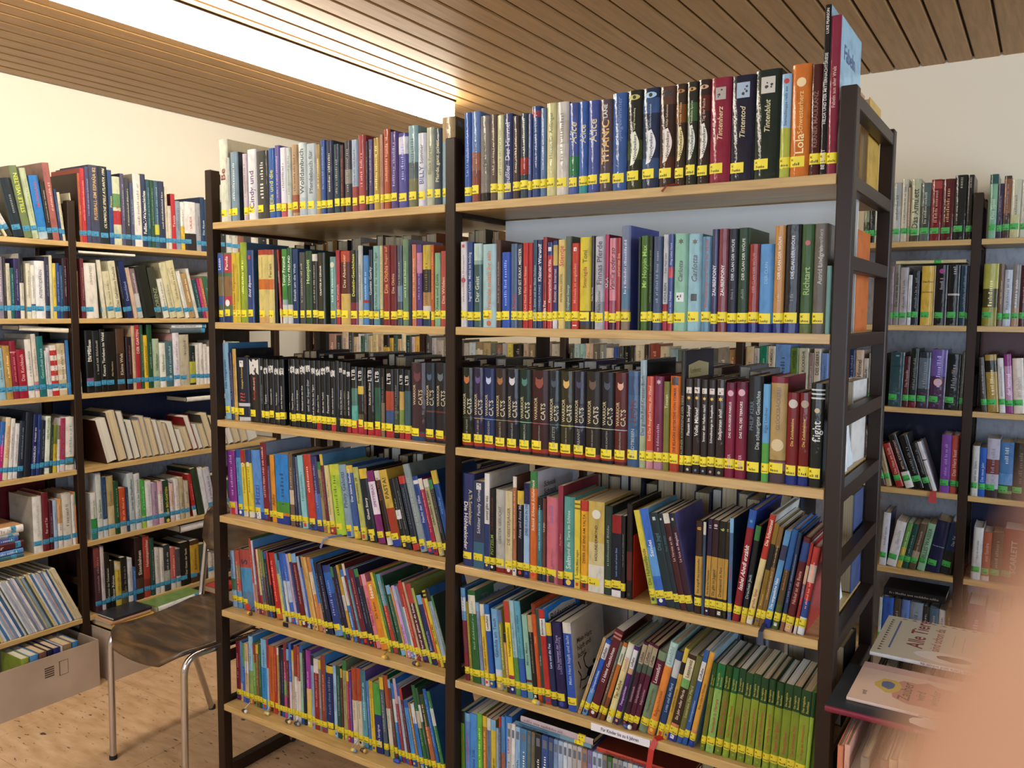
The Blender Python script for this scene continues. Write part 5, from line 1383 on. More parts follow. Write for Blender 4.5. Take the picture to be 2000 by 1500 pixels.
-14 178 252 -48 1d2758 t=HANDBUCH|d8d8e8|.2|.5|.5|u t=Kräuter_am|d8d8e8|.55|.95|.4|u
177 138 248 -46 22387c
325 180 222 -43 1d2534 g=8c98a0
518 209 237 -40 dce4d8 t=HEILPFLANZEN|4c8458|.6|.97|.6|u b=.1:.2:3c4484
736 115 201 -37 2c3c28
859 167 199 -35 c8b034 b=.6:1:6c7c34
1034 118 195 -33 d8d8d4 b=.7:1:7c7460
1162 219 223 -30 d8d0d4 b=.2:1:a83058
1399 394 225 -26 dcd8d0 b=.1:.25:5c6448 g=7c98a8
1814 50 219 -20 c8bcd0 c=b8b4c0
@wf4 wall 3 20 F 1
3285 514 203 142 4c2820
3815 470 234 139 3c3c3c
4299 281 229 137 989890
4589 343 183 135 2c3020
4942 320 176 133 c8c0a8
5270 265 196 131 8c94a8
5544 328 181 132 a89c80
5904 254 172 139 988c84
6183 200 164 145 c8c4bc
6404 204 153 150 b8a8a0
6635 357 153 157 5c5040
7022 271 113 165 c0b8a0
7320 337 119 172 b0a48c
7691 308 175 179 8c2020
8014 258 130 178 a0a0a0
8286 328 123 175 c0b8a0
8629 400 176 172 484840
9048 339 158 169 34443c
9402 344 148 166 a8a498
9761 350 137 163 c0b8a8
10126 428 132 160 98948c
10571 436 120 156 b8b4a8
11023 595 114 152 c8c0b0
@wn5 wall 4 12 F 0
2 373 234 2 dcdad4 c=a8a498 g=b0acb0
381 273 243 3 6a1c26 t=Rat_und_Tat|d0a8a0|.3|.75|.35|u
658 155 206 4 4c1c28
816 178 205 5 a0b8d8
997 216 207 6 dcd8d0 b=.5:1:d0a068 c=b07c4c
1217 397 225 7 d0ccc4 c=a8a498
1618 135 215 8 e0dcd8
1756 54 225 9 d8905c b=.75:1:68a068
2180 50 217 10 b8acc4 c=a09cb0
@wf5 wall 4 12 F 0
2464 279 206 12 dcdcd8 b=.0:.45:2c8c44;.0:.1:2c7c8c g=5c9c60
2746 257 289 12 d0d4d4 b=.3:1:c4ccc8 t=Der_Sanddorn|3c5c54|.3|.6|.4|u
3006 225 268 13 c0c8d0 b=.3:1:24446c
3236 332 266 14 c8b890 b=.5:1:a89868 t=Gärten|8c6c48|.5|.9|.5|u
3571 225 240 15 1f4c2c c=183820
3799 324 204 16 b8502c b=0:.15:c8c4b8
4125 118 203 16 243c5c
4245 312 264 17 b8c4c8 t=Länder_der_Traufflächen|2c5c6c|.35|.9|.4|u
4562 303 257 18 c8ccd0 t=Länder_Tiere_der_Teichbach|5c8c48|.2|.9|.4|u
4868 221 224 19 48a048 b=0:.25:a8c848
5092 336 213 20 dcd8dc g=a8b0b8
5433 289 199 21 b088b0 b=.3:1:a890a8
5727 279 203 22 d8b0bc b=.2:.7:e0d8d4 c=5c4c20
6012 321 201 24 22402c t=Der_BIO-GARTEN|d8c848|.2|.85|.6|u e=o:d8c848:.05:.5
6339 260 184 26 d8b8b0 b=.1:.4:d8d4d0 c=2c3c7c
6604 264 198 27 dcd8d4 g=b0847c
6872 266 202 28 b8a888 t=Pflanzen|6c6450|.3|.9|.4|u
7143 270 180 30 c0b49c
7573 212 212 80 a02828 b=0:.2:d8d4c8
7863 373 236 100 2c3c28 n c=202c20
8242 282 233 100 d8d8dc n
8528 393 225 100 c8c4d0
8927 434 185 95 2c3440
9367 369 165 93 b8b4a0
9740 451 145 91 384c40
10197 459 143 89 d0ccbc
10661 468 141 87 7c5c40
11135 557 126 85 2c3c4c
11698 570 109 83 c8c8c0
@wf6 wall 5 12 F 0
2524 300 290 10 4a2c34 b=.7:1:7c3c34
2824 171 290 10 c8bcc0
2995 254 255 10 1a1a18 t=Geister_der_Schwarzen|b8b4a8|.2|.85|.4|u
3249 210 215 10 1c1b18 t=Unter_Palmen|d8d8d0|.2|.85|.5|u
3459 307 198 10 c8b048 b=.85:1:c8c0a0
3766 311 215 10 191813 b=.0:.3:5c5434
4077 242 203 10 d8d8d8 b=.2:1:c8ccd4
4319 153 158 10 3a68a8
4472 402 286 10 2c1a16 t=Eisenbahnen|d8d0c8|.4|.8|.45|u b=.1:.35:4c3428
4874 339 286 10 a03c2f t=Heimatgesichter|e0c0b8|.5|.95|.4|u b=.1:.3:7c2c24
5213 229 271 10 20443a
5442 257 218 10 cfc8c0
5699 227 210 10 d8d4cc
5926 335 221 10 2c3438 b=.2:.45:a8a498 g=c0c0b8
6262 293 201 10 b86058 b=0:.2:d0c8c0
6555 256 189 10 c0b8a8 b=.3:1:4c4450
6811 548 212 10 17150f t=Der_Osten_der_Stadt|c8c0a8|.25|.85|.5|u
7359 504 209 10 4a3018 b=.2:.9:b8922c t=Kulturstätten|4c3010|.3|.8|.4|u
7863 486 179 10 3c4438
8349 437 156 10 d0c8b8
8786 445 139 10 c8c8c4
9231 453 141 10 2c2c2c
9683 461 124 10 a89c88
10144 548 105 10 d8d4cc
10693 560 100 10 3c3428
@fa1 far 0 12 N 0
6752 215 136 0 3c4430 b=.6:1:98a080
6966 190 135 0 141812
7156 268 134 0 d0d8d0
7424 177 192 0 5c6c60
7601 186 210 0 3c4038
7787 304 226 0 a8b0ac b=.2:.6:c0c4c0
8091 228 238 0 d0ccb8 c=b8b49c
8319 95 205 0 a89078
8414 338 235 0 c0c4a4 t=Das_Amulett|34342c|.2|.9|.6|u b=.0:.1:484838
8752 356 218 0 5c6c68 b=.2:.6:484c44 g=c0ccc0
9108 374 228 0 7a1c25 b=.85:.97:a84c44 g=d0a090
9482 412 227 0 561519 g=d09c70
9894 411 238 0 161b18 g=a8ac90|.8|.97
10305 215 236 0 24241f g=a8a498|.8|.97
@fb1 far 0 12 N 0
11026 276 232 0 86b89c b=.85:1:2c5c58 t=Das_Spiel|c8e0d0|.3|.8|.4|u
11302 176 197 0 3c3450
11478 235 223 0 4a3c34 b=.4:.95:8c5c44
11714 322 208 0 d0d0b8 b=0:.4:c8c898
12035 247 205 0 c8ccc4
12282 158 201 0 8c8c7c
12440 196 202 0 d0d0c8
12636 234 205 0 5c4034
12870 270 194 0 34383c
@fa2 far 1 12 N 0
7866 93 226 0 8c7c8c
7959 204 233 0 847c74 t=Die_Liebe_der_Bäuerin|34302c|.3|.9|.5|u
8163 303 221 0 a8a4a8
8466 137 192 0 d8dce4
8603 263 207 0 1c2430
8920 447 225 0 d9b84e t=Das_Foto|3c3010|.72|.93|.5|h t=des_Hundes|3c3010|.55|.8|.4|h
9358 35 225 0 c8b498 n
9393 431 227 0 181418 e=o:983c88:.9:.4 g=a098a8|.6|.8
9825 408 226 0 17191a g=b0b4b4|.85|.98 b=.5:.53:c0c0bc
10232 288 222 0 1f3c54 g=6c8898
10470 50 219 0 24202c
@fb2 far 1 12 N 0
10981 503 228 0 989434 b=.3:.6:4c4820;.6:1:b0b050
11484 160 227 0 6c543c
11644 277 205 0 b8c0d0 g=34384c
11922 251 223 0 888480 b=0:.3:a88870
12172 232 220 0 4c1c24
12405 238 215 0 c8c8c0
12643 236 224 0 343c4c
12880 273 209 0 7c6c5c
@fa3 far 2 12 N 0
7920 504 212 -10 2b4b53 g=90a8ac|.9|.97 b=.74:.75:1c3038
8424 217 198 -10 4a1c20 t=Die_Freundin|c09898|.4|.9|.4|u
8640 288 229 -10 15201a b=0:.1:701c24
8928 425 215 -10 2a303c b=.35:.9:5c6c7c;0:.3:3c2c44
9353 542 227 -10 6858a0 b=0:.55:482c50 e=o:d8b0a4:.45:.5
9895 489 211 -10 141c1f e=o:5c3428:.7:.3
10385 135 222 -10 5c5c54 g=98988c
@fb3 far 2 12 N 0
11156 189 203 56 4c4844
11346 384 213 52 a98f47 b=.7:.9:1c1814
11731 204 202 49 d8d8d8 g=5c5c5c
11936 243 217 46 8c3880 b=.2:.8:c898c0 t=der_himmel|f0e0f0|.3|.8|.5|u
12180 369 203 42 e0d4c8 c=b0a090 t=im_leben|b0a0a0|.3|.7|.4|u
12550 278 226 40 d8c8c4
12829 277 218 40 5c5448
13107 274 214 40 38445c
@fa4 far 3 12 N 0
6822 286 169 140 3c5878
7148 327 232 150 c8bcc4
7487 302 229 150 5c4c48
7800 207 210 150 4c3c34
8014 201 169 140 b09c78
8383 283 176 190 a02c28 t=Das_Haus_am_Ende|e0a898|.3|.9|.4|u
8717 312 215 200 1a1a1a b=0:.3:dcdcd8 t=METAL_BÜCHERMONAT|d8a8a0|.35|.9|.5|u
9049 340 214 190 18191c c=2c3038
9409 240 186 190 161818
9662 153 196 190 dcdce0 b=.62:.64:303030 n
9887 346 223 0 7c4ca8 g=b090d0 b=.12:.2:4c2c68
10233 246 223 0 b85048 t=Das_Herz_liest|e0b0a8|.3|.9|.5|u b=.12:.2:3c2430
10470 50 206 0 282018
@fb4 far 3 12 N 0
10929 248 190 0 d0d4d0 t=wie_ein_Stern|70787c|.3|.9|.4|u
11177 229 185 0 2960c0 t=Das_neue_Jahr|a8c0e8|.3|.9|.4|u
11407 420 222 0 b8b8cc b=.4:.65:7c4440;.0:.15:3c3438 g=8c90a4
11827 447 212 0 4a7cb4 b=.25:.45:5c98d0;.0:.25:2c3c28;.1:.15:788c60 g=c0d0d8|.6|.95
12274 456 213 0 2c2a20 g=5c584c
12730 321 222 0 b0a890
13052 318 220 0 404850
@fa5 far 4 20 N 0
7846 262 215 -30 d0d4e0 c=1c2c5c
8109 371 186 -100 dcdce0 t=Das_Licht|9898a8|.5|.8|.4|u
8485 189 186 -110 6ca058 b=0:.45:d0b048
8678 217 183 -110 1f4c48
8899 273 187 -110 5c4c3c b=.2:.4:a89880
9211 281 193 -100 8cb898 t=HELLES_WASSER|3c5c48|.2|.9|.5|u
9531 479 207 -90 1a2044 t=Cod_oder_die_Liebe|d0d4e4|.5|.8|.3|h
10016 440 206 -90 24365c b=0:.45:282c28 t=Das_Tal|b0bcc8|.55|.75|.4|u
@fb5 far 4 20 N 0
11072 336 201 -10 d8dcdc t=dann_du_mich_liebst|7c8484|.4|.75|.5|u
11408 287 187 -10 a8543a b=0:.1:d0c8c0 t=mit_Sandra|d0a090|.4|.8|.4|u
11696 382 189 -10 5a442c g=a09c80
12078 689 208 -10 8c3c28 t=SCARLETT|d8c8b8|.2|.8|.6|u b=0:.12:5c3c28
12767 300 210 -10 6c5040
@fa6 far 5 20 N 0
7910 112 194 -10 c8d8d4
8023 416 200 -10 2c60c4 t=Martin_Walser|1c3c80|.4|.9|.5|u
8438 271 201 -10 4c4438
8709 313 201 -10 6484cc b=0:.6:7c7cc0
9022 476 198 -10 8c9cac b=0:.6:5c2c24
9497 208 188 -10 34302c g=c8c8c4
9706 351 188 -10 4a6c84 g=a0b4bc
10057 238 186 -10 dcdce0 g=4c4c58
10295 225 196 -10 7c6c34 g=c0b080
@fb6 far 5 20 N 0
11016 595 228 -10 7c4c64
11611 486 217 -10 c8b0b8
12097 311 231 -10 a89080
12408 351 232 -10 8c8478
12759 390 240 -10 b09c8c
@fm3 far 2 12 N 0
-23696 553 252 0 1c1814 g=c0b8a8
-23143 713 259 0 28262a
-22430 579 224 0 a88070
-21852 490 216 0 30302c
-21362 485 244 0 d0b8a0
-20877 400 239 0 44443c
-20477 397 210 0 d0b898
-20080 158 228 0 dcd8d0
-19922 275 217 0 2c5440
-19648 312 227 0 7c908c
-19336 310 219 0 c8b488
-19026 422 228 0 d0c090
-18604 380 220 0 c0a488
-18224 452 227 0 1c1814 b=.3:.7:c8a838
-17772 299 210 0 c8a03c
-17473 297 225 0 34544c
-17177 295 206 0 c8a880
-16882 293 232 0 d8d0b0
-16589 399 227 0 1c3c38
-16190 252 220 0 c8b0b4
-15938 408 223 0 d8b04c
-15190 385 227 0 4c4848
-14805 348 217 0 a8a8ac
-14457 482 207 0 b0a8a0
-13974 341 219 0 8c8474
-13633 974 212 0 403c38
-12659 330 195 0 a8a49c
-12329 426 199 0 b8c8d0
-11903 453 203 0 8c7c60 b=.5:.8:c8c4b0
-11450 512 199 0 a89870
-10938 317 197 0 5c6860
-10621 377 195 0 3c4864 b=.75:1:88644c
-10244 280 199 0 a8a8b4
-9964 371 200 0 c8bc50
-9593 610 198 0 181612
-8983 332 202 0 b8a090
-8652 358 198 0 8c7c60
-8293 355 196 0 4c4038
-7938 585 213 0 8c7c70
-7353 519 204 0 b8b4a8
-6351 253 189 0 4c5044
-6098 307 207 0 a8c4c0
-5790 305 208 0 98c0b8
-5485 412 211 0 d8bca4
-5073 353 210 0 6c6458
-4720 323 209 0 8c8c84
-4397 400 193 0 d8ccb8
-3997 291 198 0 34508c
-3706 210 204 0 4c4c40
-3496 364 205 0 16140f
-3132 232 201 0 34301f
-2900 460 209 0 d8ccb0
-2440 253 215 0 3c2c24
-2186 526 220 0 8c4430
-1661 445 208 0 d0c0a0
-1216 390 197 0 8ca4a8
-826 434 194 0 5c6c64
-392 594 200 0 7c8478
202 815 207 0 5c5c50
1017 502 209 0 8c8474
1520 320 203 0 a88458
2215 375 218 0 d0b890
2590 241 213 0 b8b4ac
2831 347 222 0 1c7c5c
3178 322 223 0 cfc4ac t=DER_FLAMENCO|2c2820|.5|.95|.4|u
3500 614 231 0 6c98d4 b=.0:.3:88acdc
4113 334 219 0 5c7c2c t=WITCHES|2c3c18|.6|.95|.5|u
4447 412 218 0 c8c8b0 t=RÜCKKEHR|2c2c28|.55|.95|.5|u
4859 204 200 0 8c7c74
5063 284 218 0 d8d0c0 t=DES_GEBERS|1c1c18|.5|.95|.6|u
5347 301 200 0 6c90d0
5648 476 212 0 94a0a8
6124 274 227 0 8ca0ac
6398 272 218 0 1c2c54
6670 308 217 0 d0b8a0 t=Himmel|34302c|.5|.9|.5|u
6978 191 185 0 c8c0b8 t=ANGELN|2c2c28|.4|.9|.5|u
7169 303 206 0 98a098
7472 300 207 0 4c5c50
"""
load_glyphs(sorted(set(ch for ch in BOOKS if ch not in '\n_|@') | set('K? ,.!&Für Kinder bis zu 6 JahrenAlleTieresindschondaZillyZauberwiederda')))
rows = parse_books(BOOKS)
build_rows(rows)
# ---------------------------------------------------------------- rear side of the main rack: books whose spines face the back wall
def rear_row(i, x0, x1, hs, ds, bay, seed, gaps=0.0, cols=('2c2430', '1c2438', '4c1c24', '34343c', '584838', '1c2c30', '6c6c70', '3c3450', '8c8880', '241c1c')):
    rng = random.Random(seed)
    x, k = x0, 0
    yb = D_MAIN-.008
    while x < x1-.012:
        wd = rng.choice((.02, .026, .03, .036, .042, .048))
        if x+wd > x1: break
        h, d = rng.uniform(*hs), rng.uniform(*ds)
        k += 1
        if rng.random() >= gaps:
            ch = rng.choice(cols)
            lab = '%s book, pages outward, %s in rear %s row, %s' % (cname(ch), nth(k), SHELF[i], bay)
            r = thing('library_book', lab, 'book', (x+wd, yb, ZB[i]), (0, 0, PI), 'rear %s row of main rack, %s' % (SHELF[i], bay))
            c = lin(ch)
            book_parts(r, wd, h, d, c, c, [], [], [], [], None, None, False, True, rng, True, None, i == 1)
        x += wd+.0008
rear_row(1, -.955, -.04, (.245, .285), (.15, .2), 'left bay', 3, 0, ('a86038', 'c8b898', '2c2420', '7c7060', 'd8d0c0', '584838', 'c08c50', '1c2028'))
rear_row(2, -.955, -.04, (.2, .222), (.15, .2), 'left bay', 5, .05)
rear_row(2, .01, .75, (.2, .228), (.15, .2), 'right bay', 6, .05)
rear_row(3, -.7, -.04, (.2, .245), (.15, .19), 'left bay', 7, .1)
rear_row(3, .25, .86, (.21, .255), (.16, .2), 'right bay', 8, .05)
rear_row(4, .2, .89, (.215, .26), (.16, .2), 'right bay', 9, .2, ('c8d0dc', '98a4b8', '3c4c78', 'd8d8d4', '607090', '2c3040'))
rear_row(5, .55, .93, (.2, .24), (.15, .2), 'right bay', 10, .1)
# single books of the rear rows that show between the rungs of the right end frame
def loose(name, label, w_, h_, d_, col, cover, M, cat='book', bands=(), texts=(), ctexts=(), hard=True, group=None, sticker=None, foil=False, seed=1):
    r = thing(name, label, cat, (0, 0, 0), group=group)
    r.matrix_world = M
    book_parts(r, w_, h_, d_, lin(col), lin(cover), [(a, c, lin(q)) for a, c, q in bands], [(t_, lin(q), a, c, s_, d) for t_, q, a, c, s_, d in texts], [], [(t_, lin(q), a, c) for t_, q, a, c in ctexts], sticker, None, foil, hard, random.Random(seed))
    return r
T, RZ = Matrix.Translation, lambda a: Matrix.Rotation(math.radians(a), 4, 'Z')
RX, RY = lambda a: Matrix.Rotation(math.radians(a), 4, 'X'), lambda a: Matrix.Rotation(math.radians(a), 4, 'Y')
loose('library_book', 'book with a blue and yellow sunset cover, last in the rear of the top shelf', .018, .215, .15, 'c86a3c', 'd0a850', T((.94, .47, 0)) @ RZ(180), bands=[(0, .35, 'a03830')])
loose('library_book', 'thick orange-brown book rising above the end frame, rear of the top shelf', .045, .255, .17, 'c07c4c', 'c88c60', T((.90, .48, 0)) @ RZ(180))
loose('library_book', 'bright orange book behind the end frame on the second shelf', .02, .235, .16, 'd0743c', 'd0743c', T((.93, .46, ZB[1])) @ RZ(180))
loose('library_book', 'pale grey book beside the orange one behind the end frame, second shelf', .04, .24, .16, 'c8c8c0', 'c8c8c0', T((.905, .46, ZB[1])) @ RZ(180))
panel = MB().box(.003, .94, .236, .24, ZB[1], -.024).build('white_panel', 'white_board', colour=False)
tag(panel, 'large white board standing upright behind the books on the second shelf', 'board')

# ---------------------------------------------------------------- pale books at the right end of the middle shelves
loose('library_book', 'half-open pale book with bent pages behind the end frame, third shelf', .04, .2, .14, 'e4e4e0', 'd8d4cc', T((.936, .485, ZB[2])) @ RZ(176))
loose('library_book', 'small white box-like book behind the end frame, third shelf', .04, .12, .1, 'e8e8e8', 'e4e8e8', T((.937, .22, ZB[2])) @ RZ(90))
loose('library_book', 'white book leaning behind the end frame, third shelf', .02, .2, .12, 'e0e4e8', 'dce4e8', T((.93, .36, ZB[2])) @ RZ(180) @ RY(7))
loose('library_book', 'thick cream-paged book with slate blue cover behind the end frame, fourth shelf', .058, .245, .14, '2c3448', '4a5880', T((.938, .49, ZB[3])) @ RZ(180))
loose('library_book', 'white card-like book leaning behind the end frame, fourth shelf', .012, .17, .1, 'e4e8ec', 'e4e8e8', T((.925, .32, ZB[3])) @ RZ(180) @ RY(8))
loose('library_book', 'small white box-like book behind the end frame, fourth shelf', .04, .10, .08, 'e8e8ec', 'e4e8ec', T((.937, .19, ZB[3])) @ RZ(90))
loose('library_book', 'cream-paged book with a black cover behind the end frame, fifth shelf', .04, .2, .15, '1c1c20', '1c1c20', T((.937, .46, ZB[4])) @ RZ(180))

# ---------------------------------------------------------------- right bay, lowest shelf: play cases, two books lying on them, a red box
zc = ZB[5]
rng = random.Random(21)
x = .152
ccols = ['b8b8b4', 'd8d8d8', '88b0d8', '4c7ca8', '586c70', '6c6450', '24282c', '34508c', '3c5078', '7c98c0', 'a0b4cc', 'c0ccdc', 'b8bcc4', 'a8a49c', 'b4b0b4', '9c7c68', '7c70a8', 'a8bcd4', 'b4c8dc', '88806c', '3c6430', '98988c', '9c9ca0', 'a8b4c4', 'c0b8b8', 'a8b8cc', 'b0a8b0', 'b8b0a8', 'c0c4cc', 'a8a0a8', 'b8b8c0', 'a8b0b8', 'b0b4bc', 'a0a4a8']
for k, ch in enumerate(ccols):
    wd = rng.uniform(.0115, .0145) if k > 8 else rng.uniform(.011, .02)
    if x+wd > .60: break
    r = thing('play_case', '%s plastic play case, %s of the upright cases on the lowest shelf' % (cname(ch), nth(k+1)), 'case', (x, .03, zc), (0, 0, 0), 'play cases on the lowest shelf')
    hgt = .233 if k > 1 else .238
    MB().box(0, wd, 0, .14, 0, hgt, lin(ch), bev=.0012).build('case_body', 'card_cover', r)
    lt = MB()
    v, f, L = greek_shape(rng, 9)
    s_ = min(wd*.5, .1/L)
    lt.add([(wd*.68-p[1]*s_, -.0004, .05+p[0]*s_*1.4) for p in v], f, lin('e4e8ec') if sum(lin(ch)) < 1 else lin('2c3850'))
    lt.add([(wd*.2, -.0004, .2), (wd*.8, -.0004, .2), (wd*.8, -.0004, .222), (wd*.2, -.0004, .222)], [(0, 1, 2, 3)], lin('5c6474'))
    lt.build('lettering', 'print', r)
    x += wd+.0008
lay = T((.165, .03, zc+.2385)) @ RZ(0) @ Matrix(((0, 0, 1, 0), (0, 1, 0, 0), (-1, 0, 0, 0), (0, 0, 0, 1)))
def lying(x_, y_, z_, length, thick, depth, rz=0):
    """A book lying flat: spine to the front, running along x; spine lettering reads from the left."""
    return T((x_, y_, z_)) @ RZ(rz) @ Matrix(((0, 0, 1, 0), (0, 1, 0, 0), (-1, 0, 0, thick), (0, 0, 0, 1)))
loose('paperback_book', 'blue-green book lying flat on the play cases, lower of the two', .011, .225, .16, '4a7c98', '1c2c48', lying(.178, .03, zc+.2395, .225, .011, .16), texts=[('Ungeheuergeschichten', '18284c', .05, .55, .6, 'u')], bands=[(.6, 1, '6a94a8')], hard=False, sticker=('e8d21e', .175, .2))
loose('paperback_book', 'glossy dark book with pale spine lying on top of the blue-green one', .017, .215, .16, 'b8a8b0', '14161c', lying(.195, .028, zc+.2515, .215, .017, .16, -1), texts=[(None, '6c6480', .05, .6, .5, 'u')], sticker=('e8d21e', .17, .19), foil=True)
loose('paperback_book', 'flat red book lying across the play cases under the shelf sign', .012, .24, .17, 'b04030', '5c2018', lying(.42, .026, zc+.2395, .24, .012, .17), texts=[('Abenteuerliche Ratgeschichten', '501810', .1, .9, .6, 'u')])
sg = thing('shelf_sign', 'white paper shelf sign reading Für Kinder bis zu 6 Jahren on the board edge', 'sign', (.417, -.0012, ZB[4]-.0205))
MB().box(0, .155, -.0006, .0012, .0, .019, lin('dcdce4')).build('sign_paper', 'print', sg)
v, f, L = text_shape('Für Kinder bis zu 6 Jahren')
s_ = .1/L
MB().add([(.027+p[0]*s_, -.0011, .006+p[1]*s_*1.3) for p in v], f, lin('24264c')).build('lettering', 'print', sg)

# ---------------------------------------------------------------- metal bookend, ribbons, charms
be = thing('bookend', 'red metal bookend plate between the upright and the leaning books, fourth shelf', 'bookend', (.5105, .02, ZB[3]))
MB().box(0, .0016, 0, .16, 0, .155, lin('a8281c'), bev=.0004).build('upright_plate', 'card_cover', be)
MB().box(-.085, 0, .0, .16, 0, .0012, lin('a8281c')).build('base_plate', 'card_cover', be)
def ribbon(pts, col, label, wdt=.006):
    pts = [Vector(p) for p in pts]
    vs, fs = [], []
    for i, p in enumerate(pts):
        t = pts[min(i+1, len(pts)-1)]-pts[max(i-1, 0)]
        s = t.cross(Vector((0, -1, .35))).normalized()*wdt/2*(1+.5*(i == len(pts)-1))
        nrm = s.cross(t).normalized()*.0004
        vs += [p-s+nrm, p+s+nrm, p+s-nrm, p-s-nrm]
    for i in range(len(pts)-1):
        for k in range(4):
            fs.append((i*4+k, i*4+(k+1) % 4, i*4+4+(k+1) % 4, i*4+4+k))
    fs += [(3, 2, 1, 0), tuple(len(vs)-4+k for k in range(4))]
    o = MB().add(vs, fs, lin(col)).build('bookmark_ribbon', 'sticker')
    return tag(o, label, 'ribbon')
ribbon([(.62, .012, .003), (.60, 0, .003), (.585, -.008, .0), (.575, -.01, -.012)], '7c2a24', 'dark red ribbon hanging over the top shelf edge', .004)
ribbon([(-.45, .045, ZB[3]+.004), (-.47, .0, ZB[3]+.003), (-.482, -.006, ZB[3]-.004), (-.49, -.012, ZB[3]-.03)], '5c6c94', 'grey-blue ribbon hanging over the fourth shelf edge', .006)
ribbon([(.83, .04, ZB[3]+.03), (.825, .005, ZB[3]+.004), (.822, -.005, ZB[3]-.004), (.824, -.009, ZB[3]-.032)], '16203c', 'navy ribbon hanging over the fourth shelf edge', .009)
ribbon([(.60, .03, ZB[4]+.006), (.585, .002, ZB[4]+.002), (.578, -.006, ZB[4]-.02), (.574, -.008, ZB[4]-.06), (.57, -.008, ZB[4]-.1)], 'b02820', 'bright red ribbon hanging beside the shelf sign', .014)
ribbon([(1.30, 1.79, ZB[2]+.003), (1.30, 1.765, ZB[2]), (1.298, 1.76, ZB[2]-.05)], '7c2428', 'dark red ribbon hanging from the back-wall rack, third shelf', .014)
ribbon([(.97, 1.79, ZB[3]+.003), (.97, 1.765, ZB[3]), (.968, 1.76, ZB[3]-.04)], 'a83430', 'red ribbon hanging from the back-wall rack, fourth shelf', .02)
def charm(p, cols, label, k):
    r = thing('bookmark_charm', label, 'charm', p)
    rg = random.Random(k)
    mb = MB()
    def ball(c, rx, ry, rz_, col):
        n = 8
        vs, fs = [], []
        for i in range(1, 5):
            a = PI*i/5
            for j in range(n):
                q = 2*PI*j/n
                vs.append((c[0]+rx*math.sin(a)*math.cos(q), c[1]+ry*math.sin(a)*math.sin(q), c[2]+rz_*math.cos(a)))
        for i in range(3):
            for j in range(n):
                fs.append((i*n+j, (i+1)*n+j, (i+1)*n+(j+1) % n, i*n+(j+1) % n))
        vs += [(c[0], c[1], c[2]+rz_), (c[0], c[1], c[2]-rz_)]
        for j in range(n):
            fs.append((j, (j+1) % n, 4*n)); fs.append((3*n+(j+1) % n, 3*n+j, 4*n+1))
        mb.add(vs, fs, col, 0, True)
    ball((0, 0, .006), .011, .008, .006, lin(cols[0]))
    ball((.010, -.002, .007), .006, .006, .006, lin(cols[1]))
    mb.build('charm_body', 'print', r)
    MB().tube([(-.008, .0, .005), (-.012, .012, .006), (-.008, .03, .02)], .0012, 6, lin(cols[1])).build('cord', 'sticker', r)
for k, (p, cs, lb) in enumerate([
    ((-.856, .022, ZB[4]), ('c8a030', '4c3820'), 'yellow bead charm on the fifth shelf near the left post'),
    ((-.25, .0, ZB[4]), ('d8b040', '8c7038'), 'yellow charm at the fifth shelf edge, right part of the left bay'),
    ((-.15, .016, ZB[4]), ('1c2438', 'c8a030'), 'dark blue and yellow charm under the maroon book, fifth shelf'),
    ((.255, .003, ZB[4]), ('d8c030', '9c9c98'), 'yellow eyed charm hanging at the fifth shelf, right bay'),
    ((.503, .016, ZB[4]), ('30407c', 'e0e0e0'), 'blue ring charm lying before the plum readers, fifth shelf'),
    ((-.863, .0, ZB[5]), ('3c2c30', 'd8d8d0'), 'dark charm with white cord on the lowest shelf by the left post'),
    ((-.79, .03, ZB[5]), ('b8a860', 'd0c890'), 'pale yellow ring charm on the lowest shelf'),
    ((-.69, .03, ZB[5]), ('2c2820', 'e0c890'), 'black and cream charm on the lowest shelf'),
    ((-.655, .036, ZB[5]), ('2c3440', '88909c'), 'grey charm beside the black and cream one, lowest shelf'),
    ((-.39, .015, ZB[5]), ('c8b060', '7090b8'), 'yellow and blue charm hanging from the lowest shelf, middle'),
    ((-.365, .03, ZB[5]), ('3c2830', 'd0a050'), 'brown charm next to the yellow and blue one'),
    ((-.243, .04, ZB[5]), ('1c38a0', '2c50c0'), 'bright blue shiny charm ball on the lowest shelf')]): charm(p, cs, lb, k)
tg = MB().box(-.686, -.664, .012, .016, ZB[4], ZB[4]+.014, lin('14182c'), bev=.001).build('bookmark_tag', 'card_cover')
tag(tg, 'small dark rectangular bookmark tag on the fifth shelf edge', 'tag')

# ---------------------------------------------------------------- left wall: lying books, magazines, cardboard boxes
def lying_wall(y_, x_, z_, thick, rz=0):
    return T((x_, y_, z_)) @ RZ(90+rz) @ Matrix(((0, 0, 1, 0), (0, 1, 0, 0), (-1, 0, 0, thick), (0, 0, 0, 1)))
zz = ZB[4]
for k, (th, ln_, ch, cv, tx, tc) in enumerate([(.016, .24, '38606c', '1c3c44', 'GEO WISSEN', 'c8d4d4'), (.02, .23, '5c88c8', '3058a0', None, 'd0d8e8'), (.03, .225, '501c24', '501c24', 'Ratgeber', 'c8a8a0'), (.018, .225, '4c58a0', '8c98c8', None, 'd8d8e0'), (.012, .23, '98a0a8', 'c8c0a0', None, '5c6068'), (.03, .24, 'e0dcd8', 'c89868', None, 'a09888')]):
    loose('reference_book', '%s book lying flat, %s from below in the stack on the fifth shelf' % (cname(ch), nth(k+1)), th, ln_, .18, ch, cv, lying_wall(-.285+.01*(k % 3)+(.0 if k < 4 else -.01), -2.128-.003*k, zz, th), texts=[(tx, tc, .2, .9, .5, 'u')], hard=k != 3, sticker=('3a8cb4', .19, .21), seed=k)
    zz += th+.0006
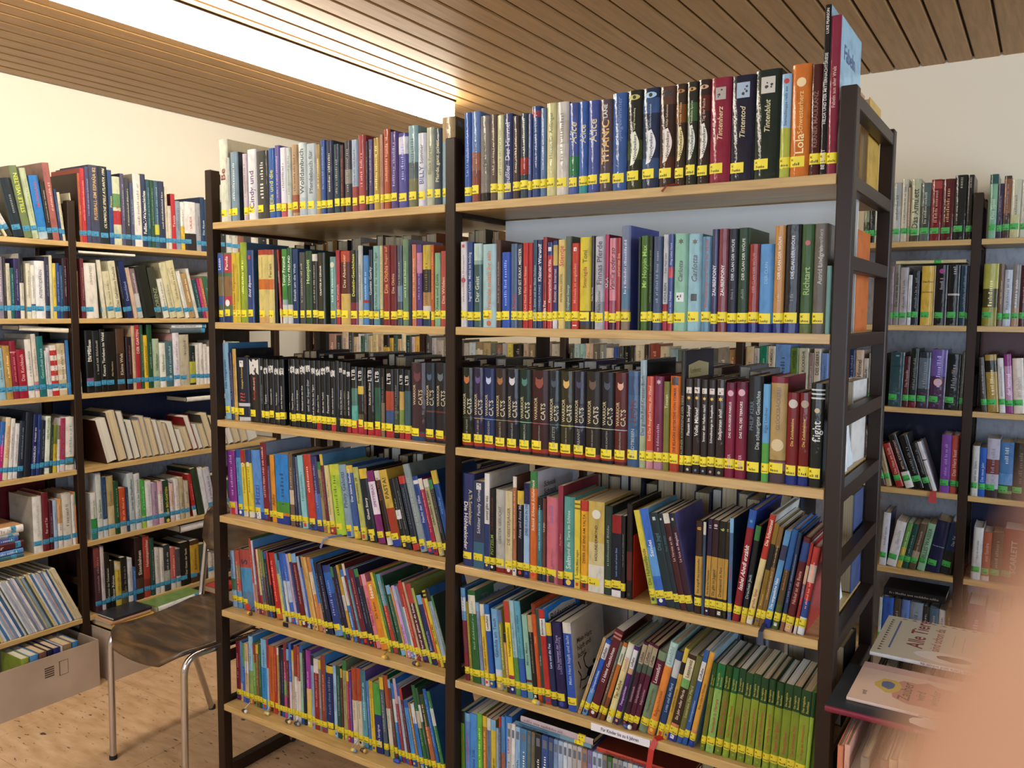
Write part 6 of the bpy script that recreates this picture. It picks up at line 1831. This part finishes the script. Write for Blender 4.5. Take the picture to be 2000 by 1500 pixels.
loose('reference_book', 'white book lying on top of the upright row, third shelf of the near bay', .02, .2, .14, 'e4dcc8', '3c4c54', T((-2.14, -.02, ZB[2]+.272)) @ RZ(90) @ RY(4) @ Matrix(((0, 0, 1, 0), (0, 1, 0, 0), (-1, 0, 0, .02), (0, 0, 0, 1))))
loose('reference_book', 'pale book lying on the upright row at the second shelf of the far bay', .01, .26, .18, 'dcd8cc', 'c8c4b4', lying_wall(.235, -2.14, ZB[1]+.2745, .01))
loose('reference_book', 'slate grey book lying flat near the top of the far bay, third shelf', .022, .19, .15, '4c5c64', '3c4c54', lying_wall(.66, -2.135, ZB[2]+.248, .022), sticker=('3a8cb4', .165, .185))
loose('reference_book', 'white book lying flat on the slate grey one, third shelf', .02, .19, .15, 'd0d4d8', 'b0b8c0', lying_wall(.665, -2.135, ZB[2]+.2705, .02), texts=[(None, '5c646c', .1, .7, .4, 'u')], sticker=('3a8cb4', .165, .185))
loose('reference_book', 'white thick book lying flat on the upright row of the lowest far shelf', .034, .27, .19, 'd8d4d0', '24242c', lying_wall(.68, -2.13, ZB[5]+.262, .034))
loose('reference_book', 'dark book with white pages lying flat on the leaning books, fourth shelf', .022, .24, .16, 'd8d4cc', '1c2834', lying_wall(.74, -2.14, ZB[3]+.238, .022))
loose('novel', 'cream paperback lying flat across the dark novels on the second back-wall shelf', .012, .24, .15, 'c0b890', 'b0a880', T((.80, 1.775, ZB[1]+.234)) @ Matrix(((0, 0, 1, 0), (0, 1, 0, 0), (-1, 0, 0, .012), (0, 0, 0, 1))), sticker=('3fae52', .13, .155))
loose('novel', 'black book lying flat across the books on the lowest back-wall shelf', .03, .22, .16, '141418', '141418', T((.81, 1.775, ZB[5]+.212)) @ Matrix(((0, 0, 1, 0), (0, 1, 0, 0), (-1, 0, 0, .03), (0, 0, 0, 1))), texts=[(None, '9c9c98', .1, .9, .3, 'u')])
# thin magazines leaning in a row on the lowest near shelf
rng = random.Random(77)
yy = -.34
k = 0
mcols = ['c8ccd8', '3c78b0', 'd0d4dc', '98b0cc', 'b8a8b0', '6c90b8', 'dcdce4', '2c5c8c', 'c4c8d4', '4c6048', 'd4d4dc', 'a8b4c8', 'b4b8c4', 'e0e0e4', '7c8494', 'a0a8c0', 'd8d4d8', '5c7490', 'b0a88c', '84a0a8', '3c4c5c', 'c8b878']
while yy < .175:
    wd = rng.uniform(.006, .011)
    k += 1
    ch = mcols[k % len(mcols)] if yy < .15 else 'd0c4a0'
    an = 24+rng.uniform(-.4, .4)
    M = T((-2.128, yy, ZB[5])) @ RZ(90) @ Matrix.Rotation(math.radians(-an), 4, 'Y')
    r = loose('magazine', '%s thin magazine, %s in the leaning row on the lowest near shelf' % (cname(ch), nth(k)), wd, rng.uniform(.262, .272), .2, ch, rng.choice(['d0b048', 'c8a840', '4c5c4c', '2c3434', '8c9cac']), M, 'magazine', hard=False, group='magazines leaning on the lowest near shelf', texts=[(None, '6c7080', .2, .8, .3, 'u')] if k % 2 else (), seed=k)
    yy += wd/math.cos(math.radians(an))+.0006
def carton(name, label, x0, x1, y0, y1, h):
    r = thing(name, label, 'box', (0, 0, Z0))
    t = .004
    for a in ((x0, x1, y0, y0+t), (x0, x1, y1-t, y1), (x0, x0+t, y0+t, y1-t), (x1-t, x1, y0+t, y1-t)):
        MB().box(*a, 0, h).build('side_panel', 'cardboard', r, colour=False)
    MB().box(x0+t, x1-t, y0+t, y1-t, .0, .004).build('bottom', 'cardboard', r, colour=False)
    return r
b1 = carton('cardboard_box', 'open cardboard box full of books on the floor, printed with two marks', -2.36, -2.0, -.80, .178, .2)
pm = MB()
for i in range(5): pm.add([(-1.9994, -.05+.0, .115+i*.009), (-1.9994, -.012, .115+i*.009), (-1.9994, -.012, .12+i*.009), (-1.9994, -.05, .12+i*.009)], [(0, 1, 2, 3)], lin('3c3028'))
for a in ((.008, .012, .105, .165), (.044, .046, .105, .165), (.008, .046, .105, .107), (.008, .046, .163, .165)):
    pm.add([(-1.9994, a[0], a[2]), (-1.9994, a[1], a[2]), (-1.9994, a[1], a[3]), (-1.9994, a[0], a[3])], [(0, 1, 2, 3)], lin('6c5844'))
pm.build('printed_marks', 'print', b1)
b2 = carton('cardboard_box', 'cardboard box behind the chair, lids covered by flat books', -2.36, -1.99, .225, 1.05, .22)
rng = random.Random(5)
yy = -.77
k = 0
for ch, wd in zip(['c8c4bc', '3c4c6c', 'a8a088', '1c1c20', '8c9c3c', '4c88c0', '6c4c40', '1c1c3c', '24246c', 'c0c4cc', '8c7458', '3878b4'], [.04, .05, .06, .05, .05, .055, .05, .035, .045, .012, .06, .04]):
    k += 1
    if ch == '8c9c3c': yy = -.19+.11-.05
    loose('reference_book', '%s book standing in the open cardboard box, %s from the near end' % (cname(ch), nth(k)), wd*.62, .215, .16, ch, ch, T((-2.012, yy, Z0+.004)) @ RZ(90), group='books in the open cardboard box', seed=k)
    yy += wd*.62+.002
for k, (y_, th, ln_, ch, cv, z_) in enumerate([(.24, .02, .2, 'c8a040', 'c8a850', .221), (.235, .014, .19, 'b89070', 'c89878', .242), (.25, .012, .18, '24242c', '2c2c30', .257)]):
    loose('reference_book', '%s book lying flat on the cardboard box behind the chair, %s from below' % (cname(ch), nth(k+1)), th, ln_, .16, ch, cv, lying_wall(y_, -2.0, Z0+z_, th), seed=k+40)
loose('reference_book', 'white-spined green book lying on the box beside the chair seat', .036, .25, .17, 'd8dcdc', '6c8c4c', lying_wall(.46, -1.995, Z0+.221, .036, 4), texts=[('Jagen die geheimen machen', '24282c', .2, .75, .35, 'u')], sticker=('3a8cb4', .2, .235))
loose('reference_book', 'small red book lying at the far end of the box behind the chair', .03, .12, .1, 'a82c28', 'b83830', lying_wall(.78, -2.0, Z0+.221, .03))

# ---------------------------------------------------------------- chair
ch = thing('chair', 'stacking chair with worn brown plywood seat and chrome tube legs beside the rack', 'chair', (-1.204, .08, Z0))
RT = .0115
def leg_front(s): return arc_pts([(s*.203, -.212, 0), (s*.205, -.205, .462), (s*.205, .165, .446), (s*.2, .215, .83), (s*.12, .232, .835)], .06, 8)
for s in (-1, 1):
    MB().tube(leg_front(s), RT, 12).build('leg', 'chrome', ch, colour=False)
    MB().tube(arc_pts([(s*.228, .225, 0), (s*.205, .08, .43)], .01), RT, 12).build('leg', 'chrome', ch, colour=False)
MB().tube([(-.2, .13, .438), (.2, .13, .438)], .008, 10).build('cross_tube', 'chrome', ch, colour=False)
MB().tube([(-.2, .2, .66), (.2, .2, .66)], .007, 10).build('cross_tube', 'chrome', ch, colour=False)
for s in (-1, 1):
    for p in ((s*.203, -.212), (s*.228, .225)):
        MB().tube([(p[0], p[1], 0), (p[0], p[1], .014)], .0135, 12).build('foot_cap', 'rubber', ch, colour=False)
def shell(name, prof, wdt, wcurve, th, nx=12):
    """A moulded plywood shell: a profile swept across the width."""
    vs, fs = [], []
    m = len(prof)
    for side in (0, 1):
        for j in range(nx+1):
            u = 2*j/nx-1
            for (y, z, wf, ny, nz) in prof:
                ex = u*wdt*wf
                dz = wcurve*u*u
                vs.append((ex, y+ny*(dz-side*th), z+nz*(dz-side*th)))
    N = (nx+1)*m
    for j in range(nx):
        for i in range(m-1):
            a = j*m+i
            fs.append((a, a+m, a+m+1, a+1)); fs.append((N+a, N+a+1, N+a+m+1, N+a+m))
        a = j*m
        fs.append((a, N+a, N+a+m, a+m)); a = j*m+m-1
        fs.append((a, a+m, N+a+m, N+a))
    for i in range(m-1):
        fs.append((i, i+1, N+i+1, N+i)); a = nx*m+i
        fs.append((a, N+a, N+a+1, a+1))
    return MB().add(vs, fs, (1, 1, 1), 0, True).build(name, 'plywood', ch, colour=False)
prof = []
for k in range(15):
    t = k/14
    y = -.245+.43*t
    z = .476 - .035*max(0, (.14-t)/.14)**2*1.4 - .018*math.sin(t*PI) + .012*t
    wf = .62+.38*min(1, t/.13)**.5 if t < .13 else (1 if t < .85 else 1-.25*((t-.85)/.15)**2)
    prof.append((y, z, wf, 0, 1))
shell('seat', prof, .208, .012, .011)
prof = [(.198+.024*k/8, .67+.165*k/8, (.75+.25*min(1, k/2)) if k < 3 else (1 if k < 7 else .9-.1*(k-7)), -1, .15) for k in range(9)]
shell('backrest', prof, .196, .03, .01)

# ---------------------------------------------------------------- picture book bin with flat books on top
bn = thing('book_bin', 'low wooden bin holding upright picture books at the end of the rack', 'bin', (0, 0, Z0))
for a in ((1.0, 1.45, -.22, -.202, 0, .62), (1.0, 1.45, .10, .118, 0, .62), (1.0, 1.45, .44, .458, 0, .62), (1.0, 1.018, -.202, .44, 0, .62), (1.432, 1.45, -.202, .44, 0, .62)):
    MB().box(*a, bev=.002).build('side_panel', 'beech', bn, colour=False)
MB().box(1.018, 1.432, -.202, .44, .28, .296).build('bottom', 'beech', bn, colour=False)
zb = Z0+.2965
pc = ['c87c5c', 'd09c8c', 'c8c4b8', '7c7468', '9c9484', '6c6458', 'b8a888', 'c0b090', '8c8070', 'a89878', 'd0c0a0', '705c50', 'b89c7c', '988468', 'c0a890', '847060', 'b8a088', 'a08c70', 'c8b498', '90806c', 'b0987c', 'a8927a', 'c0aa8c', '9a866c']
for rowk, (y0_, nm) in enumerate(((-.19, 'near'), (.13, 'far'))):
    rng = random.Random(90+rowk)
    x = 1.022
    for k in range(40):
        wd = rng.uniform(.008, .02)
        if x+wd > 1.415: break
        c_ = pc[(k+rowk*5) % len(pc)]
        hh = [.50, .505, .46, .49, .47, .495][k % 6] if rowk == 0 else rng.uniform(.49, .54)
        hh = min(hh, -1.046-zb) if rowk == 0 else min(hh, -1.027-zb)
        loose('picture_book', '%s picture book, %s from left, %s half' % (cname(c_), nth(k+1), nm), wd, hh, .24 if rowk == 0 else .26, c_, c_, T((x, y0_, zb)), group='picture books in the %s half of the bin' % nm, texts=[(None, '5c4c40', .5, .9, .3, 'u')] if k % 3 == 0 else (), seed=k, sticker=None)
        x += wd+.0015
def flat(x_, y_, z_, length, thick, depth, rz):
    """Lying flat, front cover up, spine towards the camera; spine from x_ to x_+length."""
    return T((x_, y_, z_)) @ RZ(rz) @ Matrix(((0, 0, 1, 0), (0, 1, 0, 0), (-1, 0, 0, thick), (0, 0, 0, 1)))
def cover_print(root, items, thick):
    """Flat print on the top cover of a lying book (x along the spine, y away from it)."""
    mb = MB()
    for it in items:
        if it[0] == 't':
            _, txt, x_, y_, s, c, rot, sp = it
            v, f, L = text_shape(txt)
            k = s
            if rot: pts = [(x_-p[1]*k, y_+p[0]*k) for p in v]
            else: pts = [(x_-p[0]*k, y_-p[1]*k) for p in v]
            mb.add([(-.0003, q, p) for p, q in pts], f, lin(c))
        else:
            _, ps, c = it[:3]
            lift = it[3] if len(it) > 3 else -.0002
            mb.add([(lift, q, p) for p, q in ps], [tuple(range(len(ps)))], lin(c))
    return mb.build('cover_print', 'print', root)
def blob(cx, cy, rx, ry, n=14, seed=0):
    rg = random.Random(seed)
    return [(cx+rx*math.cos(2*PI*i/n)*rg.uniform(.8, 1.1), cy+ry*math.sin(2*PI*i/n)*rg.uniform(.8, 1.1)) for i in range(n)]
# local frame of a flat() book: x=-thickness direction (x=0 is the top), z along the spine, y away from it
a1 = loose('picture_book', 'cream picture book with a spotted animal on its cover, lying on the bin', .009, .33, .262, 'e0dcd8', 'd8ccb4', flat(1.016, .16, -1.0255, .33, .009, .262, 0), texts=[('Alle Tiere sind schon da', '3c3440', .1, .6, .6, 'd')], hard=True)
cover_print(a1, [('p', [(.0, .0), (.0, .262), (.33, .262), (.33, 0)], 'd0c2a4', -.0001),
    ('p', [(.03, .045), (.034, .045), (.034, .235), (.03, .235)], '5c6c94'),
    ('t', 'Alle Tiere', .095, .075, .048, '8c3430', True, 0), ('t', 'sind schon da', .128, .075, .028, '8c3430', True, 0),
    ('p', [(.15, .12), (.152, .12), (.152, .2), (.15, .2)], 'b0a080'), ('p', [(.17, .1), (.172, .1), (.172, .2), (.17, .2)], 'b0a080'),
    ('p', blob(.17, .045, .09, .035, 16, 3), 'e4dccc'), ('p', blob(.16, .045, .035, .016, 12, 5), '5c4434', -.00035), ('p', blob(.23, .05, .02, .02, 10, 6), '6c5040', -.00035), ('p', blob(.27, .2, .02, .015, 10, 8), 'a88c60')]
    + [('p', [(.012+.0, .02+i*.016), (.02, .025+i*.016), (.012, .03+i*.016)], '4c4438') for i in range(14)]
    + [('p', [(.03+i*.021, .25), (.038+i*.021, .256), (.046+i*.021, .25)], '4c4438') for i in range(14)], .009)
a2 = loose('picture_book', 'large dark picture book with maroon spine lying flat on the near half of the bin', .012, .34, .235, '7c2434', '2c3034', flat(.984, -.128, -1.0445, .36, .012, .225, 0), texts=[('Bilderbuch', 'b8888c', .3, .6, .5, 'd')])
cover_print(a2, [('p', blob(.2, .03, .06, .025, 12, 2), 'd8d0c4'), ('p', blob(.27, .05, .07, .04, 12, 4), 'c8b8a4')], .012)
a3 = loose('picture_book', 'pink picture book with a crowned figure lying flat on the dark one', .006, .26, .2, 'dcc0b4', 'd0a898', flat(1.014, -.08, -1.0318, .27, .006, .168, 0), texts=[('Zauber wird wieder', '6c5050', .1, .7, .6, 'd')], hard=False)
cover_print(a3, [('p', [(.0, .0), (.0, .168), (.27, .168), (.27, 0)], 'd8b8a0', -.0001), ('p', blob(.14, .085, .085, .066, 22, 7), 'bc8070'), ('p', blob(.22, .13, .03, .02, 12, 17), 'c89888', -.00025), ('p', blob(.24, .05, .02, .03, 12, 19), 'c08878', -.00025), ('p', blob(.062, .1, .026, .036, 12, 9), 'c8a850', -.0003), ('p', blob(.06, .1, .014, .02, 10, 11), '5c6484', -.0004),
    ('t', 'Zauber', .105, .045, .03, '5c4838', True, 0), ('t', 'wird', .13, .06, .024, '5c4838', True, 0), ('t', 'wieder', .155, .05, .026, '5c4838', True, 0), ('t', 'und', .03, .03, .014, '7c6050', True, 0)], .006)

# ---------------------------------------------------------------- the photographer's hand: a fingertip reaches in front of the lens
V, E, RAD = [], [], []
def joint(p, r, par=None):
    V.append(p); RAD.append(r)
    if par is not None: E.append((par, len(V)-1))
    return len(V)-1
def chain(par, pts):
    for p, r in pts: par = joint(p, r, par)
    return par
# camera frame: x right, y up, z towards the photographer
palm = joint((.058, -.125, .004), .026)
wrist = chain(palm, [((.066, -.175, .016), .024), ((.074, -.245, .035), .028), ((.082, -.33, .06), .034)])
chain(palm, [((.032, -.088, -.012), .0125), ((.013, -.046, -.031), .0098), ((.0158, -.0235, -.0265), .0088), ((.0197, -.0085, -.0218), .0076), ((.0207, -.0045, -.0208), .0052)])
chain(palm, [((.052, -.084, -.015), .0125), ((.048, -.038, -.035), .0098), ((.052, -.010, -.030), .0086), ((.0545, .008, -.022), .0072), ((.055, .012, -.021), .005)])
chain(palm, [((.071, -.088, -.013), .012), ((.072, -.046, -.034), .0094), ((.0735, -.021, -.030), .0083), ((.074, -.004, -.022), .007), ((.074, 0, -.021), .005)])
chain(palm, [((.088, -.098, -.008), .0105), ((.092, -.064, -.027), .0082), ((.093, -.044, -.026), .0073), ((.093, -.030, -.020), .0062), ((.093, -.027, -.019), .0045)])
chain(palm, [((.034, -.128, .022), .015), ((.012, -.108, .034), .0115), ((-.004, -.082, .030), .0102), ((-.010, -.062, .024), .0085), ((-.011, -.057, .023), .006)])
me = bpy.data.meshes.new('finger')
me.from_pydata(V, E, [])
me.materials.append(MATS['skin'])
hand = bpy.data.objects.new('hand', me)
C.objects.link(hand)
sk = hand.modifiers.new('skin', 'SKIN')
sk.use_smooth_shade = True
me.skin_vertices[0].data[0].use_root = True
for i_, r_ in enumerate(RAD): me.skin_vertices[0].data[i_].radius = (r_, r_)
sb = hand.modifiers.new('sub', 'SUBSURF')
sb.levels = sb.render_levels = 2
hand.matrix_world = mw.copy()
tag(hand, 'blurred orange fingertip of the photographer close to the lens', 'hand')
nl = MB()
vs = []
for i_ in range(5):
    for j_ in range(5):
        u_, v_ = i_/4*2-1, j_/4
        vs.append((.0188+.0025*v_+u_*.0045*(1-.25*v_*v_), -.0125+.010*v_-u_*.001, -.0300+.0012*v_+.0018*u_*u_))
nl.add(vs, [(a*5+b_, a*5+b_+1, a*5+b_+6, a*5+b_+5) for a in range(4) for b_ in range(4)], (1, 1, 1), 0, True)
nl.build('nail', 'nail', hand, colour=False)
